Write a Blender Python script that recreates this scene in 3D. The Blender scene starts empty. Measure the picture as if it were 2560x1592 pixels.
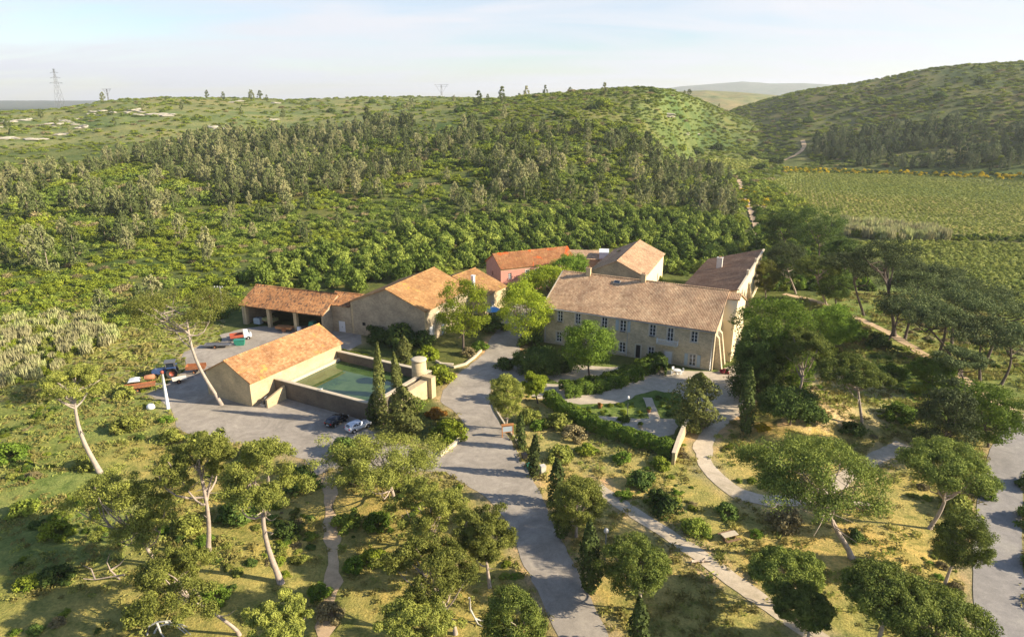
import bpy, bmesh, math, random
import numpy as np
from mathutils import Vector, Matrix
from mathutils.geometry import tessellate_polygon
R_ = math.radians
sc = bpy.context.scene
COL = sc.collection
# ------------------------------------------------------------------ camera
FP, TH, CH = 1680.0, R_(18.0), 50.0
ct, st = math.cos(TH), math.sin(TH)
cam = bpy.data.cameras.new('camera'); camo = bpy.data.objects.new('camera', cam); COL.objects.link(camo)
cam.sensor_width = 36.0; cam.lens = 36.0*FP/2560.0
cam.clip_start = 0.5; cam.clip_end = 40000
camo.location = (0, 0, CH); camo.rotation_euler = (R_(90)-TH, 0, 0)
sc.camera = camo
# ------------------------------------------------------------------ sun, sky, exposure
SUN_EL = R_(25.0)
SUN_DIR = Vector((0.985*math.cos(SUN_EL), -0.172*math.cos(SUN_EL), math.sin(SUN_EL))).normalized()
sun = bpy.data.lights.new('sun', 'SUN'); suno = bpy.data.objects.new('sun', sun); COL.objects.link(suno)
sun.energy = 5.0; sun.angle = R_(0.53); sun.color = (1.0, 0.865, 0.665)
suno.rotation_euler = SUN_DIR.to_track_quat('Z', 'Y').to_euler()
world = bpy.data.worlds.new('World'); sc.world = world; world.use_nodes = True
nt = world.node_tree; N = nt.nodes; L = nt.links
bg = N['Background']
sky = N.new('ShaderNodeTexSky'); sky.sky_type = 'NISHITA'; sky.sun_disc = False
sky.sun_elevation = SUN_EL; sky.sun_rotation = math.atan2(SUN_DIR.x, SUN_DIR.y)
sky.air_density = 1.0; sky.dust_density = 0.5; sky.ozone_density = 1.0; sky.altitude = 50
tc = N.new('ShaderNodeTexCoord')
sep = N.new('ShaderNodeSeparateXYZ'); L.new(tc.outputs['Generated'], sep.inputs[0])
# wispy cirrus: noise on the direction projected to a high flat layer
zz = N.new('ShaderNodeMath'); zz.operation = 'ADD'; zz.inputs[1].default_value = 0.13; L.new(sep.outputs[2], zz.inputs[0])
dx = N.new('ShaderNodeMath'); dx.operation = 'DIVIDE'; L.new(sep.outputs[0], dx.inputs[0]); L.new(zz.outputs[0], dx.inputs[1])
dy = N.new('ShaderNodeMath'); dy.operation = 'DIVIDE'; L.new(sep.outputs[1], dy.inputs[0]); L.new(zz.outputs[0], dy.inputs[1])
cmb = N.new('ShaderNodeCombineXYZ'); L.new(dx.outputs[0], cmb.inputs[0]); L.new(dy.outputs[0], cmb.inputs[1])
mp = N.new('ShaderNodeMapping'); mp.inputs['Scale'].default_value = (0.6, 1.5, 1); mp.inputs['Rotation'].default_value = (0, 0, R_(-12))
L.new(cmb.outputs[0], mp.inputs[0])
cn = N.new('ShaderNodeTexNoise'); cn.inputs['Scale'].default_value = 0.9; cn.inputs['Detail'].default_value = 7; cn.inputs['Roughness'].default_value = 0.55
cn.inputs['Distortion'].default_value = 0.6
L.new(mp.outputs[0], cn.inputs['Vector'])
cr = N.new('ShaderNodeValToRGB'); cr.color_ramp.elements[0].position = 0.30; cr.color_ramp.elements[0].color = (.08, .08, .08, 1)
cr.color_ramp.elements[1].position = 0.60; cr.color_ramp.elements[1].color = (1, 1, 1, 1)
L.new(cn.outputs[0], cr.inputs[0])
# veil of cloud kept low over the horizon; thinned overhead, unseen, to deepen shadows
lowc = N.new('ShaderNodeMapRange'); lowc.inputs[1].default_value = .14; lowc.inputs[2].default_value = .42; lowc.inputs[3].default_value = 1.0; lowc.inputs[4].default_value = .06; L.new(sep.outputs[2], lowc.inputs[0])
mlc = N.new('ShaderNodeMath'); mlc.operation = 'MULTIPLY'; L.new(cr.outputs[0], mlc.inputs[0]); L.new(lowc.outputs[0], mlc.inputs[1])
mxs = N.new('ShaderNodeMix'); mxs.data_type = 'RGBA'; L.new(mlc.outputs[0], mxs.inputs[0])
tint = N.new('ShaderNodeMix'); tint.data_type = 'RGBA'; tint.blend_type = 'MULTIPLY'; tint.inputs[0].default_value = 1.0; L.new(sky.outputs[0], tint.inputs[6]); tint.inputs[7].default_value = (.74, .79, .90, 1); L.new(tint.outputs[2], mxs.inputs[6]); mxs.inputs[7].default_value = (4.1, 4.25, 4.6, 1)
L.new(mxs.outputs[2], bg.inputs[0]); bg.inputs[1].default_value = 0.098
sc.view_settings.view_transform = 'Standard'; sc.view_settings.look = 'None'
sc.view_settings.gamma = 1.0; sc.view_settings.use_curve_mapping = False
sc.view_settings.exposure = 1.14
HAZE_D = 9e-5
sc.cycles.max_bounces = 5; sc.cycles.diffuse_bounces = 3; sc.cycles.transmission_bounces = 3
sc.cycles.volume_bounces = 0; sc.cycles.transparent_max_bounces = 4
sc.cycles.use_denoising = True

# ------------------------------------------------------------------ projection helpers (photo pixel -> point of the place)
def ray(px, py):
    u = (px-1280.0)/FP; v = (py-796.0)/FP
    return np.array([u, ct-v*st, -st-v*ct])
def at_z(px, py, z=0.0):
    d = ray(px, py); t = (z-CH)/d[2]
    return np.array([d[0]*t, d[1]*t, z])
def project(x, y, z):
    dep = y*ct-(z-CH)*st; up = y*st+(z-CH)*ct
    dep = np.maximum(dep, 0.1)
    return 1280+FP*x/dep, 796-FP*up/dep, dep
def in_poly(px, py, poly):
    px = np.asarray(px, float); py = np.asarray(py, float)
    inside = np.zeros(px.shape, bool); n = len(poly)
    for i in range(n):
        x1, y1 = poly[i]; x2, y2 = poly[(i+1) % n]
        if y1 == y2: continue
        c = ((y1 > py) != (y2 > py)) & (px < (x2-x1)*(py-y1)/(y2-y1)+x1)
        inside ^= c
    return inside
def seg_dist(x, y, poly, closed=True):
    d = np.full(np.shape(x), 1e9); n = len(poly)
    for i in range(n if closed else n-1):
        a = poly[i]; b = poly[(i+1) % n]
        ex, ey = b[0]-a[0], b[1]-a[1]; l2 = ex*ex+ey*ey+1e-9
        t = np.clip(((x-a[0])*ex+(y-a[1])*ey)/l2, 0, 1)
        d = np.minimum(d, np.hypot(x-a[0]-t*ex, y-a[1]-t*ey))
    return d
def vnoise(x, y, scale, seed=0):
    x = np.asarray(x, float)/scale; y = np.asarray(y, float)/scale
    xi = np.floor(x).astype(np.int64); yi = np.floor(y).astype(np.int64)
    fx = x-xi; fy = y-yi; fx = fx*fx*(3-2*fx); fy = fy*fy*(3-2*fy)
    def h(a, b):
        k = (a*374761393+b*668265263+seed*974711) & 0x7fffffff
        k = ((k ^ (k >> 13))*1274126177) & 0x7fffffff
        return ((k ^ (k >> 16)) & 0xffff)/65535.0
    return (h(xi, yi)*(1-fx)+h(xi+1, yi)*fx)*(1-fy)+(h(xi, yi+1)*(1-fx)+h(xi+1, yi+1)*fx)*fy
def fbm(x, y, s, seed=0, o=3):
    r = 0; a = 1; t = 0
    for i in range(o):
        r = r+a*vnoise(x, y, s, seed+i*17); t += a; a *= .5; s *= .48
    return r/t
def smooth(t): t = np.clip(t, 0, 1); return t*t*(3-2*t)

# ------------------------------------------------------------------ ground plan (traced once, laid on the ground)
def ground_poly(pts): return [tuple(at_z(*p)[:2]) for p in pts]
ROAD_PX = [(1430,1700),(1395,1592),(1350,1500),(1305,1395),(1262,1292),(1215,1240),(1158,1208),(1112,1178),(1112,1132),(1140,1105),(1165,1070),
 (1140,1030),(1098,1004),(1110,975),(1145,935),(1185,905),(1212,882),(1225,850),(1250,815),(1268,780),(1290,760),(1330,765),(1325,800),(1300,850),(1300,905),(1330,940),(1330,965),
 (1228,960),(1228,1005),(1250,1060),(1300,1140),(1345,1215),(1385,1310),(1440,1420),(1490,1520),(1520,1592),(1570,1700)]
YARD_PX = [(1112,1178),(1000,1180),(900,1178),(830,1172),(790,1188),(765,1150),(700,1128),(600,1108),(505,1092),(440,1070),(432,1028),(400,1000),
 (372,985),(430,950),(470,920),(455,885),(500,862),(560,868),(545,838),(600,822),(660,815),(740,815),(810,815),(850,818),(900,835),(905,858),(870,880),(830,880),
 (900,1060),(960,1100),(1040,1120),(1112,1132)]
GARDEN_PX = [(1330,965),(1300,905),(1340,890),(1420,920),(1560,920),(1700,930),(1830,925),(1905,905),(1890,960),(1860,1010),(1780,1030),(1700,1060),(1668,1110),(1600,1090),(1480,1040),(1380,1000)]
FLAT_WORLD = [ground_poly(ROAD_PX), ground_poly(YARD_PX), ground_poly(GARDEN_PX)]
FLAT_WORLD.append([(-75,145),(-60,165),(-20,190),(30,215),(75,215),(85,190),(60,130),(45,112),(0,120),(-10,95),(-25,90),(-50,98),(-72,125)])
PATHS = {  # centreline in photo pixels, width in metres
 'foot': ([(1490,1215),(1525,1240),(1580,1278),(1650,1322),(1720,1368),(1790,1420),(1870,1478),(1960,1540),(2070,1610),(2160,1670)], 2.1),
 'track': ([(1880,985),(1845,1022),(1800,1055),(1762,1095),(1752,1140),(1775,1185),(1820,1225),(1880,1250),(1960,1260),(2060,1230),(2160,1165),(2260,1110)], 2.5),
 'right': ([(2620,1030),(2560,1080),(2524,1130),(2506,1200),(2496,1290),(2492,1380),(2496,1480),(2506,1560),(2525,1700)], 4.7),
 'dirt': ([(826,1190),(822,1240),(826,1310),(835,1380),(838,1440),(826,1500),(812,1570),(800,1660)], 1.7),
 'back': ([(1895,600),(1888,560),(1872,515),(1852,470),(1846,450)], 2.2),
 'far': ([(1940,408),(1975,396),(2004,382),(2012,366),(2006,352)], 3.6),
 'row': ([(1960,735),(2040,752),(2130,790),(2220,830),(2300,880),(2380,930),(2460,985),(2540,1035),(2620,1080)], 2.2),
}
for k in ('foot','track','right','dirt'):
    pass
VINE_PX = {
 'a': [(1925,452),(1985,430),(2200,433),(2600,448),(2600,592),(2400,588),(2250,575),(2110,560),(2010,520)],
 'b': [(2130,606),(2300,602),(2600,612),(2600,850),(2520,800),(2400,735),(2280,690),(2190,640)],
 'c': [(1768,398),(1935,398),(1880,415),(1842,440),(1810,425)],
}
# skylines of the hills: photo pixels of the crest, foot range, crest range
LAYERS = [
 ([(-1200,320),(-300,292),(0,283),(120,276),(200,266),(240,258),(300,250),(420,244),(600,246),(720,250),(900,244),(1050,243),(1250,248),(1400,258),(1550,330),(1680,430),(2200,480)], [(-500,250),(900,270),(2400,300)], [(-500,900),(1400,1000)]),
 ([(300,400),(600,330),(900,288),(1100,262),(1250,247),(1330,239),(1400,232),(1500,224),(1600,219),(1680,228),(1750,252),(1800,273),(1850,294),(1930,318),(1990,345),(2020,390),(2060,450)], [(0,250),(1400,240),(1600,280),(1690,390),(1755,600),(1850,640),(2000,650)], [(0,620),(1650,660),(1760,860),(2000,900)]),
 ([(1500,450),(1700,330),(1800,292),(1850,270),(1930,246),(2000,228),(2100,214),(2200,196),(2300,174),(2400,162),(2560,154),(3000,130),(3600,120),(4500,200)], [(1500,720),(1900,650),(2010,590),(2600,500),(4000,430)], [(1500,1100),(2600,950),(4000,800)]),
 ([(1400,275),(1600,250),(1690,229),(1760,226),(1850,231),(1950,240),(2100,258)], [(0,1300),(4000,1300)], [(0,2300),(4000,2300)]),
 ([(1300,252),(1560,240),(1640,224),(1700,216),(1780,210),(1850,204),(1920,209),(2000,208),(2150,216),(2400,226),(3000,245)], [(0,5200),(4000,5200)], [(0,8200),(4000,8200)]),
]
def _interp(px, kn): return np.interp(px, [k[0] for k in kn], [k[1] for k in kn])
def height(x, y):
    x = np.asarray(x, float); y = np.asarray(y, float)
    R = np.hypot(x, y)+1e-6; az = np.arctan2(x, np.maximum(y, 1e-3)); az = np.where(y < 0, np.sign(x)*1.5, az)
    px = 1280+FP*1.05*np.tan(np.clip(az, -1.25, 1.25))
    acc = np.zeros(np.shape(R))
    first = True
    out = []
    for i, (kn, r0, rc) in enumerate(LAYERS):
        py = _interp(px, kn); R0 = _interp(px, r0); RC = _interp(px, rc)
        u = (px-1280)/FP; v = (py-796)/FP
        el = (-st-v*ct)/np.hypot(u, ct-v*st)
        hc = np.maximum(CH+RC*el, 0.0)
        t = np.clip((R-R0)/(RC-R0), 0, 1)
        s = 0.45*t+0.55*smooth(t)
        f = 1-0.75*smooth((R-RC)/(RC*0.9))
        if i == 4: f = 1-smooth((R-RC)/4000.)
        h = hc*s*f
        amp = np.minimum(t*(1-t)*4+0.12, 1)*(hc > 1)*np.minimum(R/800., 2.2)
        h = h+amp*((fbm(x, y, 130, 5+i)-.5)*11+(fbm(x, y, 45, 9+i, 2)-.5)*3.0)*smooth(t*6)
        out.append(h)
    k = 2.5
    m = np.maximum.reduce(out+[np.zeros(np.shape(R))])
    acc = m
    # gentle unevenness of the near ground, level under roads, yards and houses
    near = (R < 420)
    b = (fbm(x, y, 22, 3, 2)-.45)*1.5
    b = b+2.2*np.exp(-(((x-48)/16.)**2+((y-100)/9.)**2))  # bank on the right
    msk = np.ones(np.shape(R))
    if np.any(near):
        xs = np.where(near, x, 0); ys = np.where(near, y, 200)
        d = np.full(np.shape(R), 1e9)
        for p in FLAT_WORLD:
            dd = seg_dist(xs, ys, p); dd = np.where(in_poly(xs, ys, p), 0, dd); d = np.minimum(d, dd)
        for p, w in FLAT_LINES:
            d = np.minimum(d, np.maximum(seg_dist(xs, ys, p, False)-w/2, 0))
        msk = smooth((d-1.0)/9.0)
    acc = acc+b*msk*(1-smooth((R-260)/120.))
    return acc
FLAT_LINES = [([tuple(at_z(*p)[:2]) for p in PATHS[k][0]], PATHS[k][1]+1.0) for k in ('foot','track','right','dirt','row')]
def hit(px, py):
    """where the line of sight through a photo pixel meets the terrain"""
    d = ray(px, py); t = np.linspace(40, 1500, 2921) if py > 300 else np.linspace(200, 6000, 5801)
    p = d[None, :]*t[:, None]; z = CH+p[:, 2]; h = height(p[:, 0], p[:, 1])
    b = np.nonzero(z <= h)[0]
    i = b[0] if len(b) else len(t)-1
    return np.array([p[i, 0], p[i, 1], h[i]])

# ------------------------------------------------------------------ scene object helpers
def tag(o, label=None, cat=None, group=None, kind=None):
    if label: o['label'] = label
    if cat: o['category'] = cat
    if group: o['group'] = group
    if kind: o['kind'] = kind
    return o
def thing(name, label, cat, loc=(0, 0, 0), rz=0.0, group=None):
    o = bpy.data.objects.new(name, None); o.empty_display_size = .3; COL.objects.link(o)
    o.location = tuple(float(c) for c in loc); o.rotation_euler = (0, 0, rz)
    return tag(o, label, cat, group)
def link(name, me, parent=None, loc=None):
    o = bpy.data.objects.new(name, me); COL.objects.link(o)
    if parent is not None: o.parent = parent
    if loc is not None: o.location = tuple(float(c) for c in loc)
    return o
def copy_tree(o, parent=None):
    c = o.copy(); COL.objects.link(c); c.parent = parent
    for ch in list(o.children): copy_tree(ch, c)
    return c
def quad_mesh(name, V, Q, mats, smooth_=False, mi=None):
    V = np.asarray(V, np.float32); Q = np.asarray(Q, np.int32)
    me = bpy.data.meshes.new(name); nf, k = Q.shape
    me.vertices.add(len(V)); me.vertices.foreach_set('co', V.ravel())
    me.loops.add(nf*k); me.loops.foreach_set('vertex_index', Q.ravel())
    me.polygons.add(nf); me.polygons.foreach_set('loop_start', np.arange(0, nf*k, k, dtype=np.int32))
    me.polygons.foreach_set('loop_total', np.full(nf, k, np.int32))
    for m in mats: me.materials.append(m)
    if mi is not None: me.polygons.foreach_set('material_index', np.asarray(mi, np.int32))
    if smooth_: me.polygons.foreach_set('use_smooth', np.ones(nf, bool))
    me.update(calc_edges=True); me.validate()
    return me
class MB:
    """collects faces for one mesh"""
    def __init__(s): s.v = []; s.f = []; s.m = []; s.sm = []
    def face(s, pts, m=0, sm=False):
        i = len(s.v); s.v += [tuple(float(c) for c in p) for p in pts]; s.f.append(tuple(range(i, i+len(pts)))); s.m.append(m); s.sm.append(sm)
    def add(s, V, Fc, m=0, sm=False):
        i = len(s.v); s.v += [tuple(float(c) for c in p) for p in V]
        for f in Fc: s.f.append(tuple(i+k for k in f)); s.m.append(m); s.sm.append(sm)
    def box(s, x0, x1, y0, y1, z0, z1, m=0, M=None):
        V = [(x0,y0,z0),(x1,y0,z0),(x1,y1,z0),(x0,y1,z0),(x0,y0,z1),(x1,y0,z1),(x1,y1,z1),(x0,y1,z1)]
        if M is not None: V = [tuple(M @ Vector(v)) for v in V]
        s.add(V, [(3,2,1,0),(4,5,6,7),(0,1,5,4),(1,2,6,5),(2,3,7,6),(3,0,4,7)], m)
    def prism(s, poly, y0, y1, m=0, M=None, axis='y', sm=False):
        """poly in (x,z) pushed along y (or the other plane named by axis)"""
        n = len(poly)
        def P(a, b, c): return {'y': (a, c, b), 'x': (c, a, b), 'z': (a, b, c)}[axis]
        V = [P(a, b, y0) for a, b in poly]+[P(a, b, y1) for a, b in poly]
        if M is not None: V = [tuple(M @ Vector(v)) for v in V]
        Fc = [tuple(range(n))[::-1], tuple(range(n, 2*n))]+[(i, (i+1) % n, n+(i+1) % n, n+i) for i in range(n)]
        s.add(V, Fc, m, sm)
    def tube(s, pts, rad, n=7, m=0, cap=True):
        pts = [Vector([float(c) for c in p]) for p in pts]
        V = []; Fc = []
        for i, p in enumerate(pts):
            d = (pts[min(i+1, len(pts)-1)]-pts[max(i-1, 0)]).normalized()
            a = Vector((0, 0, 1)) if abs(d.z) < .9 else Vector((1, 0, 0))
            u = d.cross(a).normalized(); w = d.cross(u)
            r = rad[i] if hasattr(rad, '__len__') else rad
            for k in range(n):
                t = 2*math.pi*k/n; V.append(p+(u*math.cos(t)+w*math.sin(t))*r)
        for i in range(len(pts)-1):
            for k in range(n):
                Fc.append((i*n+k, i*n+(k+1) % n, (i+1)*n+(k+1) % n, (i+1)*n+k))
        if cap: Fc.append(tuple(range(n))); Fc.append(tuple(range((len(pts)-1)*n, len(pts)*n))[::-1])
        s.add(V, Fc, m, True)
    def lathe(s, prof, n=16, m=0, c=(0, 0, 0), sm=True):
        V = []; Fc = []
        for r, z in prof:
            for k in range(n):
                t = 2*math.pi*k/n; V.append((c[0]+r*math.cos(t), c[1]+r*math.sin(t), c[2]+z))
        for i in range(len(prof)-1):
            for k in range(n): Fc.append((i*n+k, i*n+(k+1) % n, (i+1)*n+(k+1) % n, (i+1)*n+k))
        Fc.append(tuple(range(n))[::-1]); Fc.append(tuple(range((len(prof)-1)*n, len(prof)*n)))
        s.add(V, Fc, m, sm)
    def mesh(s, name, mats):
        me = bpy.data.meshes.new(name); me.from_pydata(s.v, [], s.f)
        for m in (mats if isinstance(mats, (list, tuple)) else [mats]): me.materials.append(m)
        me.polygons.foreach_set('material_index', s.m); me.polygons.foreach_set('use_smooth', s.sm)
        uv = me.uv_layers.new(name='UVMap').data
        co = s.v
        for p in me.polygons:
            n = p.normal
            if abs(n.z) > .75: a = (1, 0, 0); b = (0, 1, 0)
            else:
                h = math.hypot(n.x, n.y) or 1; a = (-n.y/h, n.x/h, 0); b = (0, 0, 1/max(h, .3))
            for li in p.loop_indices:
                c = co[me.loops[li].vertex_index]
                uv[li].uv = (c[0]*a[0]+c[1]*a[1], c[0]*b[0]+c[1]*b[1]+c[2]*b[2])
        me.update(); return me
    def build(s, name, mats, parent=None, loc=None): return link(name, s.mesh(name, mats), parent, loc)

# ------------------------------------------------------------------ materials
def nodes(name):
    m = bpy.data.materials.new(name); m.use_nodes = True
    t = m.node_tree; return m, t.nodes, t.links, t.nodes['Principled BSDF']
def plain(name, col, rough=.6, metal=0.0, var=0.12, scale=3.0, spec=.4, bump=0.0):
    m, N, L, b = nodes(name)
    b.inputs['Roughness'].default_value = rough; b.inputs['Metallic'].default_value = metal
    b.inputs['Specular IOR Level'].default_value = spec
    tc = N.new('ShaderNodeTexCoord'); n = N.new('ShaderNodeTexNoise'); n.inputs['Scale'].default_value = scale; n.inputs['Detail'].default_value = 5
    L.new(tc.outputs['Object'], n.inputs['Vector'])
    mx = N.new('ShaderNodeMix'); mx.data_type = 'RGBA'; L.new(n.outputs[0], mx.inputs[0])
    mx.inputs[6].default_value = tuple(c*(1-var*1.6) for c in col)+(1,); mx.inputs[7].default_value = tuple(min(c*(1+var*1.6), 1) for c in col)+(1,)
    L.new(mx.outputs[2], b.inputs['Base Color'])
    if bump:
        bp = N.new('ShaderNodeBump'); bp.inputs['Strength'].default_value = bump; bp.inputs['Distance'].default_value = .05
        L.new(n.outputs[0], bp.inputs['Height']); L.new(bp.outputs[0], b.inputs['Normal'])
    return m
def ramp(N, stops):
    r = N.new('ShaderNodeValToRGB'); e = r.color_ramp.elements
    while len(e) < len(stops): e.new(0.5)
    for i, (p, c) in enumerate(stops): e[i].position = p; e[i].color = tuple(c)+(1,)
    return r
def mixc(N, L, f, a, b, mode='MIX'):
    m = N.new('ShaderNodeMix'); m.data_type = 'RGBA'; m.blend_type = mode
    for i, s in ((0, f), (6, a), (7, b)):
        if hasattr(s, 'is_linked'): L.new(s, m.inputs[i])
        elif i == 0: m.inputs[0].default_value = s
        else: m.inputs[i].default_value = tuple(s)+(1,)
    return m.outputs[2]
def noise(N, L, vec, scale, detail=5, rough=.55, dist=0.0):
    n = N.new('ShaderNodeTexNoise'); n.inputs['Scale'].default_value = scale; n.inputs['Detail'].default_value = detail
    n.inputs['Roughness'].default_value = rough; n.inputs['Distortion'].default_value = dist
    L.new(vec, n.inputs['Vector']); return n.outputs[0]
def stone(name, c1, c2, mortar, w=.45, h=.22, blot=None):
    m, N, L, b = nodes(name)
    uv = N.new('ShaderNodeTexCoord').outputs['UV']
    br = N.new('ShaderNodeTexBrick'); br.inputs['Scale'].default_value = 1.0; br.inputs['Brick Width'].default_value = w; br.inputs['Row Height'].default_value = h
    br.inputs['Mortar Size'].default_value = .018; br.inputs['Mortar Smooth'].default_value = .4; br.inputs['Bias'].default_value = -.1
    br.inputs['Color1'].default_value = tuple(c1)+(1,); br.inputs['Color2'].default_value = tuple(c2)+(1,); br.inputs['Mortar'].default_value = tuple(mortar)+(1,)
    wob = N.new('ShaderNodeMapping'); L.new(uv, wob.inputs[0])
    nn = N.new('ShaderNodeTexNoise'); nn.inputs['Scale'].default_value = 1.7; L.new(uv, nn.inputs['Vector'])
    va = N.new('ShaderNodeVectorMath'); va.operation = 'MULTIPLY_ADD'; L.new(nn.outputs['Color'], va.inputs[0]); va.inputs[1].default_value = (.16, .16, 0); L.new(uv, va.inputs[2])
    L.new(va.outputs[0], br.inputs['Vector'])
    big = noise(N, L, uv, .35, 6, .6); sml = noise(N, L, uv, 5, 4)
    rp = ramp(N, [(.3, (.72, .72, .72)), (.7, (1.2, 1.17, 1.1))]); L.new(big, rp.inputs[0])
    rs = ramp(N, [(.3, (.82, .82, .82)), (.7, (1.15, 1.15, 1.15))]); L.new(sml, rs.inputs[0])
    c = mixc(N, L, 1.0, br.outputs[0], rp.outputs[0], 'MULTIPLY'); c = mixc(N, L, 1.0, c, rs.outputs[0], 'MULTIPLY')
    L.new(c, b.inputs['Base Color']); b.inputs['Roughness'].default_value = .9; b.inputs['Specular IOR Level'].default_value = .2
    bp = N.new('ShaderNodeBump'); bp.inputs['Strength'].default_value = .5; bp.inputs['Distance'].default_value = .04
    L.new(br.outputs['Fac'], bp.inputs['Height']); bp.invert = True; L.new(bp.outputs[0], b.inputs['Normal'])
    return m
def tiles(name, cols, lich=None):
    """canal-tile colour: every tile its own tone, larger weather stains over it"""
    m, N, L, b = nodes(name)
    uv = N.new('ShaderNodeTexCoord').outputs['Object']
    mp = N.new('ShaderNodeMapping'); mp.inputs['Scale'].default_value = (3.4, 2.2, .01); L.new(uv, mp.inputs[0])
    vo = N.new('ShaderNodeTexVoronoi'); vo.inputs['Scale'].default_value = 1.0; vo.inputs['Randomness'].default_value = .6; L.new(mp.outputs[0], vo.inputs['Vector'])
    sx = N.new('ShaderNodeSeparateColor'); L.new(vo.outputs['Color'], sx.inputs[0])
    n = len(cols); rp = ramp(N, [(i/(n-1), c) for i, c in enumerate(cols)]); L.new(sx.outputs[0], rp.inputs[0])
    big = noise(N, L, uv, .22, 6, .65, .5); rb = ramp(N, [(.32, (.72, .66, .62)), (.68, (1.16, 1.14, 1.06))]); L.new(big, rb.inputs[0])
    c = mixc(N, L, 1.0, rp.outputs[0], rb.outputs[0], 'MULTIPLY')
    sm = noise(N, L, uv, 1.3, 5, .7); rs = ramp(N, [(.35, (.78, .78, .78)), (.65, (1.14, 1.14, 1.14))]); L.new(sm, rs.inputs[0])
    c = mixc(N, L, 1.0, c, rs.outputs[0], 'MULTIPLY')
    if lich:
        ln = noise(N, L, uv, lich[1], 5, .7, 1.0); lr = ramp(N, [(lich[2], (0, 0, 0)), (lich[2]+.07, (1, 1, 1))]); L.new(ln, lr.inputs[0])
        c = mixc(N, L, lr.outputs[0], c, lich[0])
    L.new(c, b.inputs['Base Color']); b.inputs['Roughness'].default_value = .85; b.inputs['Specular IOR Level'].default_value = .2
    return m
def foliage(name, c1, c2, c3=None, trans=.22, scale=.9, rnd=.35):
    m, N, L, b = nodes(name)
    tc = N.new('ShaderNodeTexCoord').outputs['Object']
    n1 = noise(N, L, tc, scale, 4, .6); r1 = ramp(N, [(.35, c1), (.65, c2)]); L.new(n1, r1.inputs[0])
    oi = N.new('ShaderNodeObjectInfo'); c = r1.outputs[0]
    if c3 is not None:
        r3 = ramp(N, [(.35, (0, 0, 0)), (1.0, (.75, .75, .75))]); L.new(oi.outputs['Random'], r3.inputs[0])
        c = mixc(N, L, r3.outputs[0], c, c3)
    mr = N.new('ShaderNodeMapRange'); L.new(oi.outputs['Random'], mr.inputs[0]); mr.inputs[3].default_value = 1-rnd; mr.inputs[4].default_value = 1+rnd
    hs = N.new('ShaderNodeHueSaturation'); L.new(c, hs.inputs['Color']); L.new(mr.outputs[0], hs.inputs['Value'])
    L.new(hs.outputs[0], b.inputs['Base Color']); b.inputs['Roughness'].default_value = .75; b.inputs['Specular IOR Level'].default_value = .12
    tr = N.new('ShaderNodeBsdfTranslucent'); L.new(hs.outputs[0], tr.inputs[0])
    ms = N.new('ShaderNodeMixShader'); ms.inputs[0].default_value = trans
    out = N['Material Output']; L.new(b.outputs[0], ms.inputs[1]); L.new(tr.outputs[0], ms.inputs[2]); L.new(ms.outputs[0], out.inputs[0])
    return m
MT = {}
MT['pine_gold'] = foliage('pine_needles_olive', (.14,.165,.03), (.35,.365,.075), None, .2)
MT['pine_green'] = foliage('pine_needles_green', (.08,.115,.022), (.225,.26,.05), None, .2)
MT['pine_dark'] = foliage('pine_needles_dark', (.06,.085,.03), (.16,.195,.065), None, .15)
MT['forest'] = foliage('forest_needles', (.095,.135,.04), (.27,.30,.105), (.33,.30,.15), .15, .5, .3)
MT['forest_dark'] = foliage('forest_needles_dark', (.055,.095,.035), (.16,.205,.075), (.2,.215,.1), .15, .5, .3)
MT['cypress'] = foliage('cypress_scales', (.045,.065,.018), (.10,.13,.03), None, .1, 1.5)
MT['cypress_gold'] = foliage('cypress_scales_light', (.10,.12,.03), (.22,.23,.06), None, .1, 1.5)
MT['leaf'] = foliage('broad_leaves', (.10,.17,.02), (.22,.31,.04), None, .3)
MT['leaf_yellow'] = foliage('young_leaves', (.20,.26,.02), (.36,.42,.04), None, .35)
MT['leaf_dark'] = foliage('dark_leaves', (.06,.105,.022), (.15,.21,.042), None, .2)
MT['leaf_grey'] = foliage('silver_leaves', (.25,.28,.2), (.5,.52,.42), None, .15)
MT['oak'] = foliage('oak_leaves', (.075,.13,.02), (.24,.32,.05), (.32,.36,.07), .2, .6, .3)
MT['scrub'] = foliage('scrub_leaves', (.14,.20,.018), (.42,.46,.045), (.15,.19,.035), .2, .5, .35)
MT['dryshrub'] = foliage('dry_twigs', (.2,.17,.08), (.32,.26,.12), None, .15)
MT['rust'] = foliage('rust_leaves', (.25,.12,.02), (.4,.22,.04), None, .25)
MT['broom'] = foliage('broom_flowers', (.55,.42,.02), (.8,.62,.03), None, .2)
MT['red_leaf'] = foliage('red_leaves', (.18,.02,.03), (.3,.05,.06), None, .2)
MT['cane'] = foliage('cane_leaves', (.34,.33,.15), (.55,.50,.27), (.27,.32,.1), .2)
MT['vine'] = foliage('vine_leaves', (.22,.27,.05), (.39,.43,.095), (.42,.42,.12), .25, .3, .25)
MT['grass'] = foliage('grass_blades', (.26,.24,.07), (.42,.35,.12), (.2,.26,.05), .25)
MT['bark'] = plain('pine_bark', (.36,.29,.23), .9, var=.3, scale=2.5, bump=.6)
MT['bark_dark'] = plain('dark_bark', (.12,.09,.07), .9, var=.3, scale=2.5, bump=.6)
MT['bark_pale'] = plain('pale_bark', (.37,.31,.25), .9, var=.25, scale=2.0, bump=.5)
MT['deadwood'] = plain('dead_wood', (.5,.47,.41), .9, var=.2, scale=2)
MT['stone_main'] = stone('house_stone', (.60,.51,.36), (.44,.37,.26), (.56,.48,.35))
MT['stone_barn'] = stone('barn_stone', (.47,.39,.27), (.35,.29,.21), (.47,.39,.29))
MT['stone_pale'] = stone('rendered_stone', (.55,.44,.27), (.47,.38,.24), (.58,.48,.31), .6, .3)
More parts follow.
